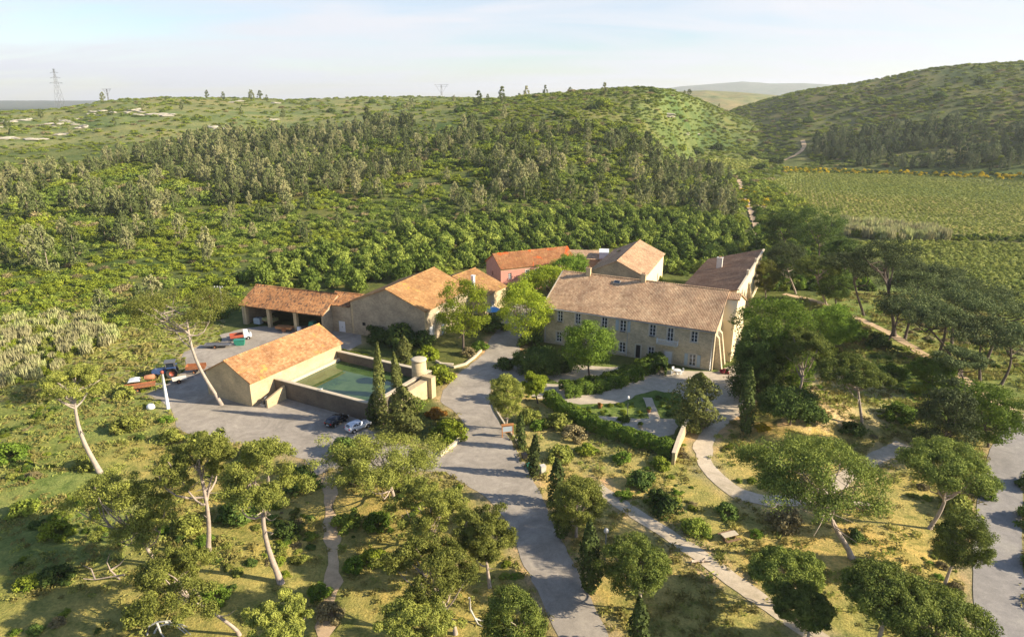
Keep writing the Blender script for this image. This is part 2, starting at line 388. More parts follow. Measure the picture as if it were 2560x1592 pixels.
MT['stone_dark'] = stone('basin_stone', (.17,.14,.105), (.13,.11,.09), (.2,.17,.13))
MT['plaster_pink'] = plain('pink_plaster', (.56,.26,.20), .9, var=.1, scale=.8, spec=.2)
MT['plaster_cream'] = plain('cream_plaster', (.72,.60,.38), .9, var=.08, scale=.7, spec=.2)
MT['coping'] = plain('coping_stone', (.55,.47,.34), .9, var=.15, scale=2, spec=.2)
MT['trim'] = plain('window_surround_stone', (.52,.47,.38), .85, var=.08, scale=2, spec=.2)
MT['white'] = plain('white_paint', (.72,.73,.74), .5, var=.04)
MT['shutter'] = plain('blue_grey_paint', (.36,.43,.47), .55, var=.06)
MT['wood'] = plain('brown_wood', (.22,.13,.07), .7, var=.2)
MT['orange_wood'] = plain('orange_wood', (.42,.19,.07), .7, var=.15)
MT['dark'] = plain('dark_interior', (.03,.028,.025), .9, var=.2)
MT['black'] = plain('black_plastic', (.02,.02,.022), .4)
MT['metal'] = plain('galvanised_metal', (.42,.43,.44), .4, .6)
MT['iron'] = plain('grey_iron', (.2,.2,.2), .5, .5)
MT['rustmetal'] = plain('rusty_metal', (.34,.14,.06), .75, .2, .3)
MT['concrete'] = plain('concrete', (.6,.57,.5), .85, var=.1)
MT['tyre'] = plain('tyre_rubber', (.022,.022,.022), .85)
MT['blue'] = plain('blue_paint', (.045,.085,.2), .4)
MT['green_paint'] = plain('green_paint', (.03,.22,.15), .45)
MT['red_paint'] = plain('red_paint', (.36,.09,.05), .45)
MT['blue_cloth'] = plain('blue_cloth', (.10,.33,.65), .8)
MT['terracotta'] = plain('terracotta', (.45,.2,.1), .8)
MT['car_black'] = plain('black_car_paint', (.016,.017,.022), .18, .3, .02, spec=.7)
MT['car_silver'] = plain('silver_white_car_paint', (.66,.70,.76), .25, .1, .02, spec=.6)
m, N_, L_, b = nodes('glass'); b.inputs['Base Color'].default_value = (.02,.03,.045,1); b.inputs['Roughness'].default_value = .08; b.inputs['Specular IOR Level'].default_value = .8; MT['glass'] = m
MT['lamp_red'] = plain('red_lamp_glass', (.5,.02,.02), .2)
MT['lamp_clear'] = plain('clear_lamp_glass', (.75,.75,.72), .15)
MT['tile_old'] = tiles('old_roof_tiles', [(.38,.245,.15),(.51,.355,.225),(.455,.30,.185),(.57,.42,.275),(.41,.255,.16)])
MT['tile_orange'] = tiles('orange_roof_tiles', [(.38,.20,.09),(.50,.29,.14),(.45,.24,.11),(.56,.36,.19),(.41,.21,.10)], ((.60,.36,.09), .18, .60))
MT['tile_barn'] = tiles('barn_roof_tiles', [(.36,.20,.09),(.47,.28,.12),(.42,.23,.10),(.52,.34,.16)], ((.5,.36,.07), .4, .6))
MT['tile_red'] = tiles('red_roof_tiles', [(.33,.15,.07),(.42,.21,.10),(.37,.17,.07),(.45,.26,.12)], ((.62,.13,.03), .16, .54))
MT['tile_shed'] = tiles('shed_roof_tiles', [(.37,.18,.08),(.46,.24,.11),(.41,.2,.085),(.12,.07,.05),(.50,.29,.14)])
MT['tile_dark'] = tiles('brown_roof_tiles', [(.26,.16,.10),(.33,.21,.13),(.29,.175,.11),(.38,.26,.17)])

# ================================================================== TERRAIN
def build_terrain():
    a = np.concatenate([np.arange(-100, -46, 3.0), np.arange(-46, 46.01, 0.17), np.arange(49, 101, 3.0)])
    r = np.concatenate([np.linspace(14, 46, 12)[:-1], 46*np.exp(np.linspace(0, math.log(12500/46.), 300))])
    A, Rr = np.meshgrid(np.radians(a), r, indexing='ij')
    X = Rr*np.sin(A); Y = Rr*np.cos(A); Z = height(X, Y)
    na, nr = X.shape
    V = np.stack([X, Y, Z], -1).reshape(-1, 3)
    i = np.arange(na-1)[:, None]*nr+np.arange(nr-1)[None, :]
    Q = np.stack([i, i+nr, i+nr+1, i+1], -1).reshape(-1, 4)[:, ::-1]
    me = quad_mesh('ground', V, Q, [], True)
    # cover colours: which plants or soil grow where
    x, y, z = V.T
    px, py, dep = project(x, y, z)
    w = np.minimum(dep/1.0, 400)
    jx = (fbm(x, y, 14, 21)-.5)*70*np.minimum(150/np.maximum(dep, 1), 1.3); jy = (fbm(x, y, 14, 33)-.5)*45*np.minimum(150/np.maximum(dep, 1), 1.3)
    qx, qy = px+jx, py+jy
    C = np.zeros((len(V), 3)); C[:] = (.125, .14, .04)
    def put(poly, col, m=None):
        k = in_poly(qx, qy, poly)
        if m is not None: k &= m
        C[k] = col
    R = np.hypot(x, y)
    C[R > 420] = (.135, .16, .052)
    put([(-900,262),(300,230),(900,230),(1100,235),(1100,300),(800,320),(400,350),(-900,420)], (.215,.23,.09), R > 350)
    put([(1050,225),(1700,210),(1760,260),(1560,300),(1300,290),(1100,300)], (.165,.19,.065), R > 350)
    put([(1700,150),(3400,80),(3400,420),(2000,400),(1900,330)], (.17,.175,.065), R > 420)
    put([(-900,880),(220,820),(360,800),(560,815),(540,870),(400,905),(200,965),(-900,1040)], (.30,.295,.085))
    put([(-900,1000),(300,930),(440,980),(440,1090),(320,1210),(-900,1230)], (.28,.27,.08))
    put([(-900,1215),(440,1090),(790,1170),(1110,1180),(1260,1300),(1400,1700),(-900,1700)], (.36,.30,.095))
    put([(-900,1215),(250,1180),(420,1240),(300,1400),(-900,1480)], (.30,.29,.09))
    put([(1340,1080),(1680,1120),(1760,1060),(2050,1060),(2330,990),(2480,1110),(2520,1700),(1500,1700),(1330,1240)], (.46,.36,.125))
    put([(1980,930),(2250,890),(2340,1000),(2170,1080),(1960,1060)], (.58,.44,.23))
    put([(2350,700),(2600,820),(2600,1080),(2350,960),(2100,860),(1960,770),(2050,740)], (.26,.275,.085))
    put([(2080,860),(2300,930),(2430,1050),(2330,1060),(2200,930)], (.24,.30,.06))
    put([(1230,960),(1400,990),(1680,1120),(1500,1180),(1330,1150)], (.38,.32,.12))
    for i, (k, c) in enumerate((('a', (.30,.30,.10)), ('b', (.20,.235,.05)), ('c', (.40,.40,.10)))):
        m = in_poly(px, py, VINE_PX[k]); C[m] = c
    C[in_poly(px, py, [(1915,455),(2010,424),(2040,432),(1975,462),(1935,485)])] = (.38,.42,.13)
    put(GARDEN_PX, (.17,.22,.055))
    nr_ = R < 150; dmin = np.full(len(V), 1e9); xs_, ys_ = x[nr_], y[nr_]
    for p_ in FLAT_WORLD[:2]: dmin[nr_] = np.minimum(dmin[nr_], seg_dist(xs_, ys_, p_))
    for p_, w_ in FLAT_LINES[:3]: dmin[nr_] = np.minimum(dmin[nr_], np.maximum(seg_dist(xs_, ys_, p_, False)-w_/2, 0)*1.6)
    kv = np.clip(1-(dmin+(fbm(x, y, 3, 91, 2)-.5)*3.0)/2.0, 0, 1)[:, None]; kv = np.where(nr_[:, None], kv, 0)
    C = C*(1-kv)+np.array((.46,.34,.19))*kv
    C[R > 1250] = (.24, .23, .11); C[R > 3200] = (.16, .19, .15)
    k = (R > 1250) & (py > 238) & (px < 1600); C[k] = (.10, .12, .09)
    ca = me.color_attributes.new('cover', 'FLOAT_COLOR', 'POINT')
    ca.data.foreach_set('color', np.concatenate([C, np.ones((len(V), 1))], 1).astype(np.float32).ravel())
    m, N, L, b = nodes('ground_cover')
    at = N.new('ShaderNodeVertexColor'); at.layer_name = 'cover'
    g = N.new('ShaderNodeNewGeometry').outputs['Position']
    n0 = noise(N, L, g, .009, 5, .6, .8); r0 = ramp(N, [(.36, (.70,.86,.78)), (.5, (1,1,1)), (.64, (1.24,1.05,1.1))]); L.new(n0, r0.inputs[0])
    n1 = noise(N, L, g, .035, 6, .62, .3); n2 = noise(N, L, g, .45, 6, .7, .4); n3 = noise(N, L, g, 3.5, 5, .7)
    r1 = ramp(N, [(.34, (.62,.74,.60)), (.5, (1,1,1)), (.68, (1.30,1.14,1.06))]); L.new(n1, r1.inputs[0])
    r2 = ramp(N, [(.33, (.50,.62,.50)), (.5, (.98,1,.98)), (.66, (1.30,1.20,1.15))]); L.new(n2, r2.inputs[0])
    r3 = ramp(N, [(.33, (.66,.70,.64)), (.68, (1.28,1.25,1.2))]); L.new(n3, r3.inputs[0])
    c = mixc(N, L, 1.0, at.outputs[0], r0.outputs[0], 'MULTIPLY'); c = mixc(N, L, 1.0, c, r1.outputs[0], 'MULTIPLY'); c = mixc(N, L, 1.0, c, r2.outputs[0], 'MULTIPLY'); c = mixc(N, L, 1.0, c, r3.outputs[0], 'MULTIPLY')
    L.new(c, b.inputs['Base Color']); b.inputs['Roughness'].default_value = .95; b.inputs['Specular IOR Level'].default_value = .1
    bp = N.new('ShaderNodeBump'); bp.inputs['Strength'].default_value = .7; bp.inputs['Distance'].default_value = .25
    ad = N.new('ShaderNodeMath'); ad.operation = 'ADD'; L.new(n2, ad.inputs[0]); L.new(n3, ad.inputs[1]); L.new(ad.outputs[0], bp.inputs['Height']); L.new(bp.outputs[0], b.inputs['Normal'])
    me.materials.append(m)
    tag(link('ground', me), kind='structure')
build_terrain()

def surf(name, c1, c2, c3, bump=.3):
    m, N, L, b = nodes(name)
    g = N.new('ShaderNodeNewGeometry').outputs['Position']
    n1 = noise(N, L, g, .17, 8, .72, 1.2); n2 = noise(N, L, g, 1.1, 6, .7); n3 = noise(N, L, g, 9, 3, .7)
    r1 = ramp(N, [(.36, c1), (.52, c2), (.68, c3)]); L.new(n1, r1.inputs[0])
    r2 = ramp(N, [(.34, (.87,.87,.86)), (.66, (1.10,1.09,1.07))]); L.new(n2, r2.inputs[0])
    r3 = ramp(N, [(.3, (.86,.86,.86)), (.7, (1.12,1.12,1.12))]); L.new(n3, r3.inputs[0])
    c = mixc(N, L, 1.0, r1.outputs[0], r2.outputs[0], 'MULTIPLY'); c = mixc(N, L, 1.0, c, r3.outputs[0], 'MULTIPLY')
    L.new(c, b.inputs['Base Color']); b.inputs['Roughness'].default_value = .92; b.inputs['Specular IOR Level'].default_value = .15
    bp = N.new('ShaderNodeBump'); bp.inputs['Strength'].default_value = bump; bp.inputs['Distance'].default_value = .05
    L.new(n2, bp.inputs['Height']); L.new(bp.outputs[0], b.inputs['Normal'])
    return m
MT['asphalt'] = surf('worn_asphalt', (.27,.24,.20), (.345,.305,.255), (.42,.375,.31))
MT['gravel'] = surf('pale_gravel', (.40,.345,.26), (.50,.43,.33), (.58,.50,.38))
MT['earth'] = surf('trodden_earth', (.46,.33,.2), (.56,.41,.25), (.64,.48,.3))
MT['track'] = surf('dusty_track', (.44,.37,.26), (.54,.455,.34), (.62,.53,.4))
MT['grey_road'] = surf('grey_asphalt', (.25,.235,.22), (.30,.28,.26), (.36,.34,.30))
def sheet(name, poly, z, mat, jit=.3):
    pts = []
    n = len(poly)
    for i in range(n):
        a = np.array(poly[i]); b2 = np.array(poly[(i+1) % n]); k = max(1, int(np.linalg.norm(b2-a)/1.2))
        for j in range(k):
            p = a+(b2-a)*j/k
            d = (vnoise(p[0], p[1], 1.6, 77)-.5)*jit*2; d2 = (vnoise(p[0], p[1], 1.6, 78)-.5)*jit*2
            pts.append(Vector((float(p[0]+d), float(p[1]+d2), z)))
    mb = MB(); tri = tessellate_polygon([pts])
    for t in tri:
        q = [pts[k] for k in t]
        if (q[1]-q[0]).cross(q[2]-q[0]).z < 0: q = q[::-1]
        mb.face(q)
    return tag(mb.build(name, mat), kind='structure')
def ribbon(name, key, mat, lift, jit=.22, drape=True, step=1.5):
    pts, w = PATHS[key]
    P = np.array([at_z(*p)[:2] if key not in ('back','far') else hit(*p)[:2] for p in pts])
    # resample with a smooth curve
    d = np.concatenate([[0], np.cumsum(np.hypot(*np.diff(P, axis=0).T))]); n = max(int(d[-1]/step), 4)
    s = np.linspace(0, d[-1], n); Q = np.stack([np.interp(s, d, P[:, 0]), np.interp(s, d, P[:, 1])], 1)
    for _ in range(4): Q[1:-1] = .25*Q[:-2]+.5*Q[1:-1]+.25*Q[2:]
    T = np.gradient(Q, axis=0); T /= np.hypot(*T.T)[:, None]; Nn = np.stack([-T[:, 1], T[:, 0]], 1)
    W = 5; V = []; F_ = []
    for i in range(n):
        for j in range(W):
            f = (j/(W-1)-.5)*w
            if j in (0, W-1): f += (vnoise(Q[i, 0]*1.0+j*9, Q[i, 1], 1.7, 5)-.5)*jit*2
            p = Q[i]+Nn[i]*f; V.append((p[0], p[1], float(height(p[0], p[1]))+lift if drape else lift))
    for i in range(n-1):
        for j in range(W-1): F_.append((i*W+j, i*W+j+1, (i+1)*W+j+1, (i+1)*W+j)[::-1])
    mb = MB(); mb.add(V, F_); o = mb.build(name, mat)
    if o.data.polygons[0].normal.z < 0: o.data.flip_normals()
    return tag(o, kind='structure')
sheet('courtyard', ground_poly(YARD_PX), .030, MT['asphalt'], .4)
sheet('road', ground_poly(ROAD_PX), .036, MT['asphalt'], .25)
sheet('garden_terrace', ground_poly([(1330,905),(1640,925),(1790,930),(1860,905),(1890,890),(1885,960),(1840,1020),(1770,1040),(1740,1020),(1700,985),(1640,975),(1600,985),(1540,1008),(1450,1010),(1370,998),(1300,990),(1300,960),(1400,960),(1330,930)]), .024, MT['gravel'], .5)
sheet('lower_terrace', ground_poly([(1470,1040),(1560,1045),(1690,1048),(1690,1085),(1640,1105),(1560,1085),(1500,1062)]), .024, MT['gravel'], .5)
sheet('terrace_path', ground_poly([(1608,994),(1630,994),(1652,1049),(1625,1049)]), .020, MT['gravel'], .2)
ribbon('footpath', 'foot', MT['track'], .05)
ribbon('dirt_track', 'track', MT['track'], .05, .35)
ribbon('right_road', 'right', MT['grey_road'], .05, .1)
ribbon('dirt_path', 'dirt', MT['earth'], .05, .6)
ribbon('row_track', 'row', MT['earth'], .07, .3)
ribbon('valley_track', 'back', MT['earth'], .35, .7, True, 4)
ribbon('far_track', 'far', MT['earth'], .5, .8, True, 5)

# ================================================================== BUILDINGS
def side_matrix(s, L_, D):
    if s == 'front': o, ax, nrm = (0, 0), (1, 0), (0, -1)
    if s == 'right': o, ax, nrm = (L_, 0), (0, 1), (1, 0)
    if s == 'back': o, ax, nrm = (L_, D), (-1, 0), (0, 1)
    if s == 'left': o, ax, nrm = (0, D), (0, -1), (-1, 0)
    return Matrix(((ax[0], -nrm[0], 0, o[0]), (ax[1], -nrm[1], 0, o[1]), (0, 0, 1, 0), (0, 0, 0, 1)))
def wall_side(mb, M, length, H, ops, rev=.28, m=0):
    """front plane at local y=0, y>0 goes into the wall; ops: (x0,x1,z0,z1)"""
    xs = sorted({0, length}|{o[0] for o in ops}|{o[1] for o in ops}); zs = sorted({-.6, H}|{o[2] for o in ops}|{o[3] for o in ops})
    T = lambda p: tuple(M @ Vector(p))
    for i in range(len(xs)-1):
        for j in range(len(zs)-1):
            cx, cz = (xs[i]+xs[i+1])/2, (zs[j]+zs[j+1])/2
            if any(o[0] < cx < o[1] and o[2] < cz < o[3] for o in ops): continue
            mb.face([T((xs[i],0,zs[j])),T((xs[i+1],0,zs[j])),T((xs[i+1],0,zs[j+1])),T((xs[i],0,zs[j+1]))], m)
    for o in ops:
        x0,x1,z0,z1 = o[:4]
        mb.face([T((x0,0,z0)),T((x0,rev,z0)),T((x1,rev,z0)),T((x1,0,z0))], m); mb.face([T((x0,0,z1)),T((x1,0,z1)),T((x1,rev,z1)),T((x0,rev,z1))], m)
        mb.face([T((x0,0,z0)),T((x0,0,z1)),T((x0,rev,z1)),T((x0,rev,z0))], m); mb.face([T((x1,0,z0)),T((x1,rev,z0)),T((x1,rev,z1)),T((x1,0,z1))], m)
def opening(root, M, o, surround=True, smat='trim'):
    x0,x1,z0,z1,kind = o[:5]; w = x1-x0; h = z1-z0
    if kind in ('win', 'shut'):
        p = MB(); p.box(x0, x1, .20, .26, z0, z1, 0, M); win = p.build('window', MT['glass'], root)
        f = MB(); t = .09
        f.box(x0, x0+t, .12, .195, z0, z1, 0, M); f.box(x1-t, x1, .12, .195, z0, z1, 0, M)
        f.box(x0+t, x1-t, .12, .195, z0, z0+t, 0, M); f.box(x0+t, x1-t, .12, .195, z1-t, z1, 0, M)
        f.box((x0+x1)/2-.06, (x0+x1)/2+.06, .118, .19, z0+t, z1-t, 0, M)
        for k in (1, 2): f.box(x0+t, x1-t, .13, .19, z0+h*k/3-.03, z0+h*k/3+.03, 0, M)
        f.build('window_frame', MT['white'], win)
    elif kind in ('door', 'dooro', 'doorb'):
        p = MB(); p.box(x0, x1, .15, .23, z0, z1, 0, M)
        for k in range(2):
            for q in range(3): p.box(x0+w*(.08+.48*k), x0+w*(.44+.48*k), .12, .149, z0+h*(.06+.31*q), z0+h*(.33+.31*q), 0, M)
        win = p.build('door', MT['white' if kind == 'door' else 'orange_wood' if kind == 'dooro' else 'shutter'], root)
        hd = MB(); hd.box((x0+x1)/2-.05, (x0+x1)/2+.05, .06, .118, z0+h*.42, z0+h*.5, 0, M); hd.build('handle', MT['iron'], win)
    else:
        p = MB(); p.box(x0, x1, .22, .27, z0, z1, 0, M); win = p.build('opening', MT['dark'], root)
    if surround:
        s = MB(); t = .24
        s.box(x0-t, x0+.02, -.05, .10, z0-.1, z1+t, 0, M); s.box(x1-.02, x1+t, -.05, .10, z0-.1, z1+t, 0, M)
        s.box(x0+.02, x1-.02, -.052, .10, z1-.02, z1+t, 0, M); s.box(x0-t-.06, x1+t+.06, -.14, .10, z0-.22, z0-.1, 0, M)
        s.build('surround', MT[smat], win)
    if kind == 'shut':
        for sg in (-1, 1):
            s = MB(); xa = (x0-.26-w*.5) if sg < 0 else (x1+.26)
            s.box(xa, xa+w*.5, -.10, -.055, z0, z1, 0, M)
            for q in range(8): s.box(xa+.06, xa+w*.5-.06, -.125, -.101, z0+.1+q*(h-.2)/8, z0+.1+(q+.6)*(h-.2)/8, 0, M)
            s.build('shutter', MT['shutter'], win)
def roof_plane(mb, A, B, C, D, pitch=.30, rows=6, amp=.07, th=.16, seed=0):
    """A-B the eave, D-C the top edge; rounded tile channels run from top to eave"""
    A, B, C, D = [Vector(p) for p in (A, B, C, D)]
    n = (B-A).cross(D-A).normalized()
    if n.z < 0: n = -n
    nt_ = max(2, int((B-A).length/pitch)); cols = nt_*4+1
    prof = [0, .72, 1.0, .72]
    V = []; Fc = []
    for i in range(rows+1):
        v = i/rows
        for j in range(cols):
            u = j/(cols-1); p = (A*(1-u)+B*u)*(1-v)+(D*(1-u)+C*u)*v
            g = (vnoise(u*(B-A).length, v*9+seed*5, 3.0, seed)-.5)*.17+math.sin(math.pi*v)*-.06
            V.append(p+n*(amp*prof[j % 4]+g))
    for i in range(rows):
        for j in range(cols-1): Fc.append((i*cols+j, i*cols+j+1, (i+1)*cols+j+1, (i+1)*cols+j))
    mb.add(V, Fc, 0, False)
    lo = [p-n*th for p in (A, B, C, D)]; up = [p-n*.06 for p in (A, B, C, D)]
    mb.face(lo[::-1], 0)
    for k in range(4): mb.face([lo[k], lo[(k+1) % 4], up[(k+1) % 4]+n*.06, up[k]+n*.06], 0)
def gabled(name, label, org, ang, L_, D, He, Hr, ridge, wall, roof, ops, cat='building', group=None, roofname='roof', oh=.45, gov=.25, skip=(), He2=None, base=0.0):
    root = thing(name, label, cat, (org[0], org[1], base), R_(ang), group)
    w = MB()
    for s in ('front', 'right', 'back', 'left'):
        if s in skip: continue
        M = side_matrix(s, L_, D); ln = L_ if s in ('front', 'back') else D
        wall_side(w, M, ln, He, ops.get(s, []))
        g = (ridge == 'x' and s in ('left', 'right')) or (ridge == 'y' and s in ('front', 'back'))
        if g: w.face([tuple(M @ Vector(p)) for p in ((0,0,He),(ln,0,He),(ln/2,0,Hr))])
    w.build('wall', MT[wall], root)
    r = MB(); dz = oh*(Hr-He)/((L_ if ridge == 'y' else D)/2); k = .17
    if ridge == 'x':
        roof_plane(r, (-gov,-oh,He-dz+k), (L_+gov,-oh,He-dz+k), (L_+gov,D/2,Hr+k), (-gov,D/2,Hr+k), seed=1)
        roof_plane(r, (L_+gov,D+oh,He-dz+k), (-gov,D+oh,He-dz+k), (-gov,D/2,Hr+k), (L_+gov,D/2,Hr+k), seed=2)
        a, b2 = (-gov-.02, D/2, Hr+k+.04), (L_+gov+.02, D/2, Hr+k+.04)
    else:
        roof_plane(r, (-oh,D+gov,He-dz+k), (-oh,-gov,He-dz+k), (L_/2,-gov,Hr+k), (L_/2,D+gov,Hr+k), seed=3)
        roof_plane(r, (L_+oh,-gov,He-dz+k), (L_+oh,D+gov,He-dz+k), (L_/2,D+gov,Hr+k), (L_/2,-gov,Hr+k), seed=4)
        a, b2 = (L_/2, -gov-.02, Hr+k+.04), (L_/2, D+gov+.02, Hr+k+.04)
    ro = r.build(roofname, MT[roof], root)
    c = MB(); n = int((Vector(b2)-Vector(a)).length/.45)
    for i in range(n):
        p = Vector(a).lerp(Vector(b2), i/n); q = Vector(a).lerp(Vector(b2), (i+1.1)/n)
        c.tube([p, q], [.15, .12], 6, 0)
    c.build('ridge_tiles', MT[roof], ro)
    for s, lst in ops.items():
        M = side_matrix(s, L_, D)
        for o in lst: opening(root, M, o, surround=o[5] if len(o) > 5 else True)
    return root, ro
def chimney(ro, x, y, z0, z1, w=.8, d=.6, mat='stone_pale'):
    c = MB(); c.box(x-w/2, x+w/2, y-d/2, y+d/2, z0, z1); c.box(x-w/2-.1, x+w/2+.1, y-d/2-.1, y+d/2+.1, z1, z1+.12)
    ch = c.build('chimney', MT[mat], ro)
    for sx in (-.2, .2): c2 = MB(); c2.tube([(x+sx, y, z1+.12), (x+sx, y, z1+.5)], [.13, .11], 8); c2.build('chimney_pot', MT['terracotta'], ro)
    return ch
def to_local(org, ang, px, py, z):
    p = at_z(px, py, z); a = R_(ang); dx_, dy_ = p[0]-org[0], p[1]-org[1]
    return dx_*math.cos(a)+dy_*math.sin(a), -dx_*math.sin(a)+dy_*math.cos(a)
def along(org, ang, px, z, Lmax=60):
    """distance along a facade at which the photo column px lies, at height z"""
    a = R_(ang); s = np.linspace(0, Lmax, 1201); q, _, _ = project(org[0]+s*math.cos(a), org[1]+s*math.sin(a), np.full(s.shape, z))
    return float(np.interp(px, q, s))

# ---- main farmhouse
MO, MA = (6.9, 137.3), -27.3
fo = []
for x3, w, z0, z1, k in ((283,1.15,5.3,7.6,'win'),(490,1.1,5.3,7.6,'win'),(800,1.2,5.3,7.6,'win'),(1018,1.3,5.3,7.6,'shut'),(1363,1.25,5.3,7.6,'win'),(1572,1.2,4.5,7.5,'win'),(1852,1.25,5.3,7.5,'win')):
    c = along(MO, MA, 1340+x3/4.677, 6.5); fo.append((c-w/2, c+w/2, z0, z1, k))
for x3, w, z0, z1, k in ((268,1.15,.7,2.9,'win'),(490,1.15,.7,2.9,'win'),(780,1.15,.7,2.9,'win'),(1008,1.3,.7,2.9,'win'),(1193,1.0,.05,2.9,'hole'),(1343,1.2,.4,2.9,'win'),(1543,1.6,.02,2.6,'door'),(1828,1.3,.35,2.8,'shut')):
    c = along(MO, MA, 1340+x3/4.677, 1.7); fo.append((c-w/2, c+w/2, z0, z1, k))
ML = along(MO, MA, 1789, 8.2)
main, mroof = gabled('farmhouse', 'long two-storey stone farmhouse with white-framed windows and a small balcony', MO, MA, ML, 21.0, 8.2, 13.4, 'x', 'stone_main', 'tile_old',
    {'front': fo, 'right': [(3,4.1,5.2,7.2,'win'),(7.5,8.6,5.2,7.2,'win'),(3,4.1,1,3,'win')]}, cat='farmhouse')
cv = MB(); cv.box(-.05, ML+.05, -.16, 0, 7.78, 7.98); cv.build('cornice', MT['trim'], main)
vg = MB(); vg.prism([(-.5,7.95),(10.5,13.35),(10.5,13.62),(-.5,8.22)], -.45, -.22, 0, Matrix(((0,1,0,0),(1,0,0,0),(0,0,1,0),(0,0,0,1)))); vg.build('verge', MT['coping'], main)
for px_ in (1463, 1604): chimney(mroof, along(MO, MA, px_+0, 8.2)*.0+to_local(MO, MA, px_, 690 if px_ < 1500 else 705, 13.6)[0], 10.2, 12.6, 14.9, 1.0, .7)
sx_, sy_ = to_local(MO, MA, 1539, 709, 12.8)
sk = MB(); sl = math.atan2(5.2, 10.5); Ms = Matrix.Translation((sx_, 9.0, 8.2+9.0*5.2/10.5+.2)) @ Matrix.Rotation(sl, 4, 'X')
sk.box(-.7, .7, -.5, .5, 0, .16, 0, Ms); sky_l = sk.build('skylight', MT['trim'], mroof); sg = MB(); sg.box(-.58, .58, -.4, .4, .162, .19, 0, Ms); sg.build('skylight_pane', MT['glass'], sky_l)
for x_ in (.35, ML-.4, ML*.52):
    dp = MB(); dp.tube([(x_, -.22, 7.75), (x_, -.10, 7.3), (x_, -.10, .1)], .06, 6); dp.build('downpipe', MT['metal'], main)
gt = MB(); gt.tube([(-.2, -.52, 7.98), (ML+.2, -.52, 7.98)], .085, 6); gt.build('gutter', MT['metal'], main)
# balcony
bc = along(MO, MA, 1340+1543/4.677, 4.2)
bl = MB(); bl.box(bc-2.1, bc+2.1, -1.2, -.06, 4.1, 4.28); [bl.box(bc+s-.12, bc+s+.12, -.9, -.02, 3.7, 4.1) for s in (-1.6, 0, 1.6)]
bal = bl.build('balcony', MT['trim'], main)
rl = MB()
for k in range(29):
    x = bc-2.05+4.1*k/28; rl.box(x-.022, x+.022, -1.17, -1.12, 4.28, 5.2)
for k in range(1, 7):
    for sx in (-2.05, 2.05): rl.box(bc+sx-.022, bc+sx+.022, -1.12+k*.16-.02, -1.12+k*.16+.02, 4.28, 5.2)
rl.box(bc-2.1, bc+2.1, -1.2, -1.09, 5.2, 5.28)
for sx in (-2.05, 2.05): rl.box(bc+sx-.05, bc+sx+.05, -1.09, -.05, 5.2, 5.27)
rl.build('railing', MT['white'], bal)
# flower boxes at upper sills
for x3 in (283, 1018, 1363):
    c = along(MO, MA, 1340+x3/4.677, 6.5); fb = MB(); fb.box(c-.5, c+.5, -.42, -.16, 5.16, 5.42); fb.build('window_box', MT['iron'], main)
# tall side wing standing out from the right gable
sw = MB(); x0 = ML+.01
M = Matrix(((0,1,0,0),(1,0,0,0),(0,0,1,0),(0,0,0,1)))
sw.prism([(6.5,-.5),(19.0,-.5),(19.0,9.6),(10.5,12.9),(8.6,12.3),(6.5,8.4)], x0, x0+2.3, 0, M); sw.build('side_wing', MT['plaster_cream'], main)
sw = MB(); roof_plane(sw, (x0-.05,8.4,12.45), (x0+2.6,8.4,12.45), (x0+2.6,10.6,13.2), (x0-.05,10.6,13.2)); roof_plane(sw, (x0-.05,19.2,9.75), (x0+2.6,19.2,9.75), (x0+2.6,10.6,13.2), (x0-.05,10.6,13.2)); sw.build('side_wing_roof', MT['tile_old'], main)
bu = MB(); bu.prism([(0,-.5),(1.7,-.5),(.5,6.4),(0,6.9)], 1.2, 2.2, 0, Matrix.Translation((x0,0,0))); bu.build('buttress', MT['stone_main'], main)
bu = MB(); bu.prism([(0,-.5),(1.7,-.5),(.5,6.4),(0,6.9)], 4.4, 5.3, 0, Matrix.Translation((x0,0,0))); bu.build('buttress', MT['stone_main'], main)

# ---- long single-pitch wing behind the farmhouse
WO = (49.0, 141.0)
wing = thing('stone_wing', 'long wing with a brown single-pitch roof and cream wall behind the farmhouse', 'building', (WO[0], WO[1], 0), R_(-26.1))
w = MB(); W = 14.0; DL = 46.0; zh, zl = 10.6, 6.6
Mr = Matrix(((0, -1, 0, 0), (1, 0, 0, 0), (0, 0, 1, 0), (0, 0, 0, 1)))
ops = [(6,7.2,5,7),(14,15.2,5,7),(22,23.2,5,7),(10,11.4,0,2.4),(31,32.2,5,7)]
wall_side(w, Mr, DL, zh, ops); 
w.face([(-W,0,-.5),(0,0,-.5),(0,0,zh),(-W,0,zl)]); w.face([(0,DL,-.5),(-W,DL,-.5),(-W,DL,zl),(0,DL,zh)]); w.face([(-W,DL,-.5),(-W,0,-.5),(-W,0,zl),(-W,DL,zl)])
w.build('wall', MT['plaster_cream'], wing)
for o in ops: opening(wing, Mr, o+(('win',) if o[3] > 3 else ('doorb',)))
r = MB(); roof_plane(r, (-W-.4,DL+.2,zl+.05), (-W-.4,-.2,zl+.05), (.1,-.2,zh+.2), (.1,DL+.2,zh+.2), seed=7); wr = r.build('roof', MT['tile_dark'], wing)
p = MB(); p.box(.05, .5, -.2, DL+.2, zh+.05, zh+.32); p.box(0, .48, DL*.30, DL*.30+.9, zh+.32, zh+1.5); p.box(0, .48, DL*.62, DL*.62+.7, zh+.32, zh+1.2); p.build('parapet', MT['coping'], wing)
cx_, cy_ = to_local(WO, -26.1, 1798, 668, 8.3); chimney(wr, cx_, cy_, 7.4, 10.8, 1.4, 1.0, 'concrete')
for k in (5, 20):
    b_ = MB(); b_.prism([(0,-.5),(1.8,-.5),(.4,7.0),(0,7.6)], k, k+1.1, 0); b_.build('buttress', MT['stone_pale'], wing)

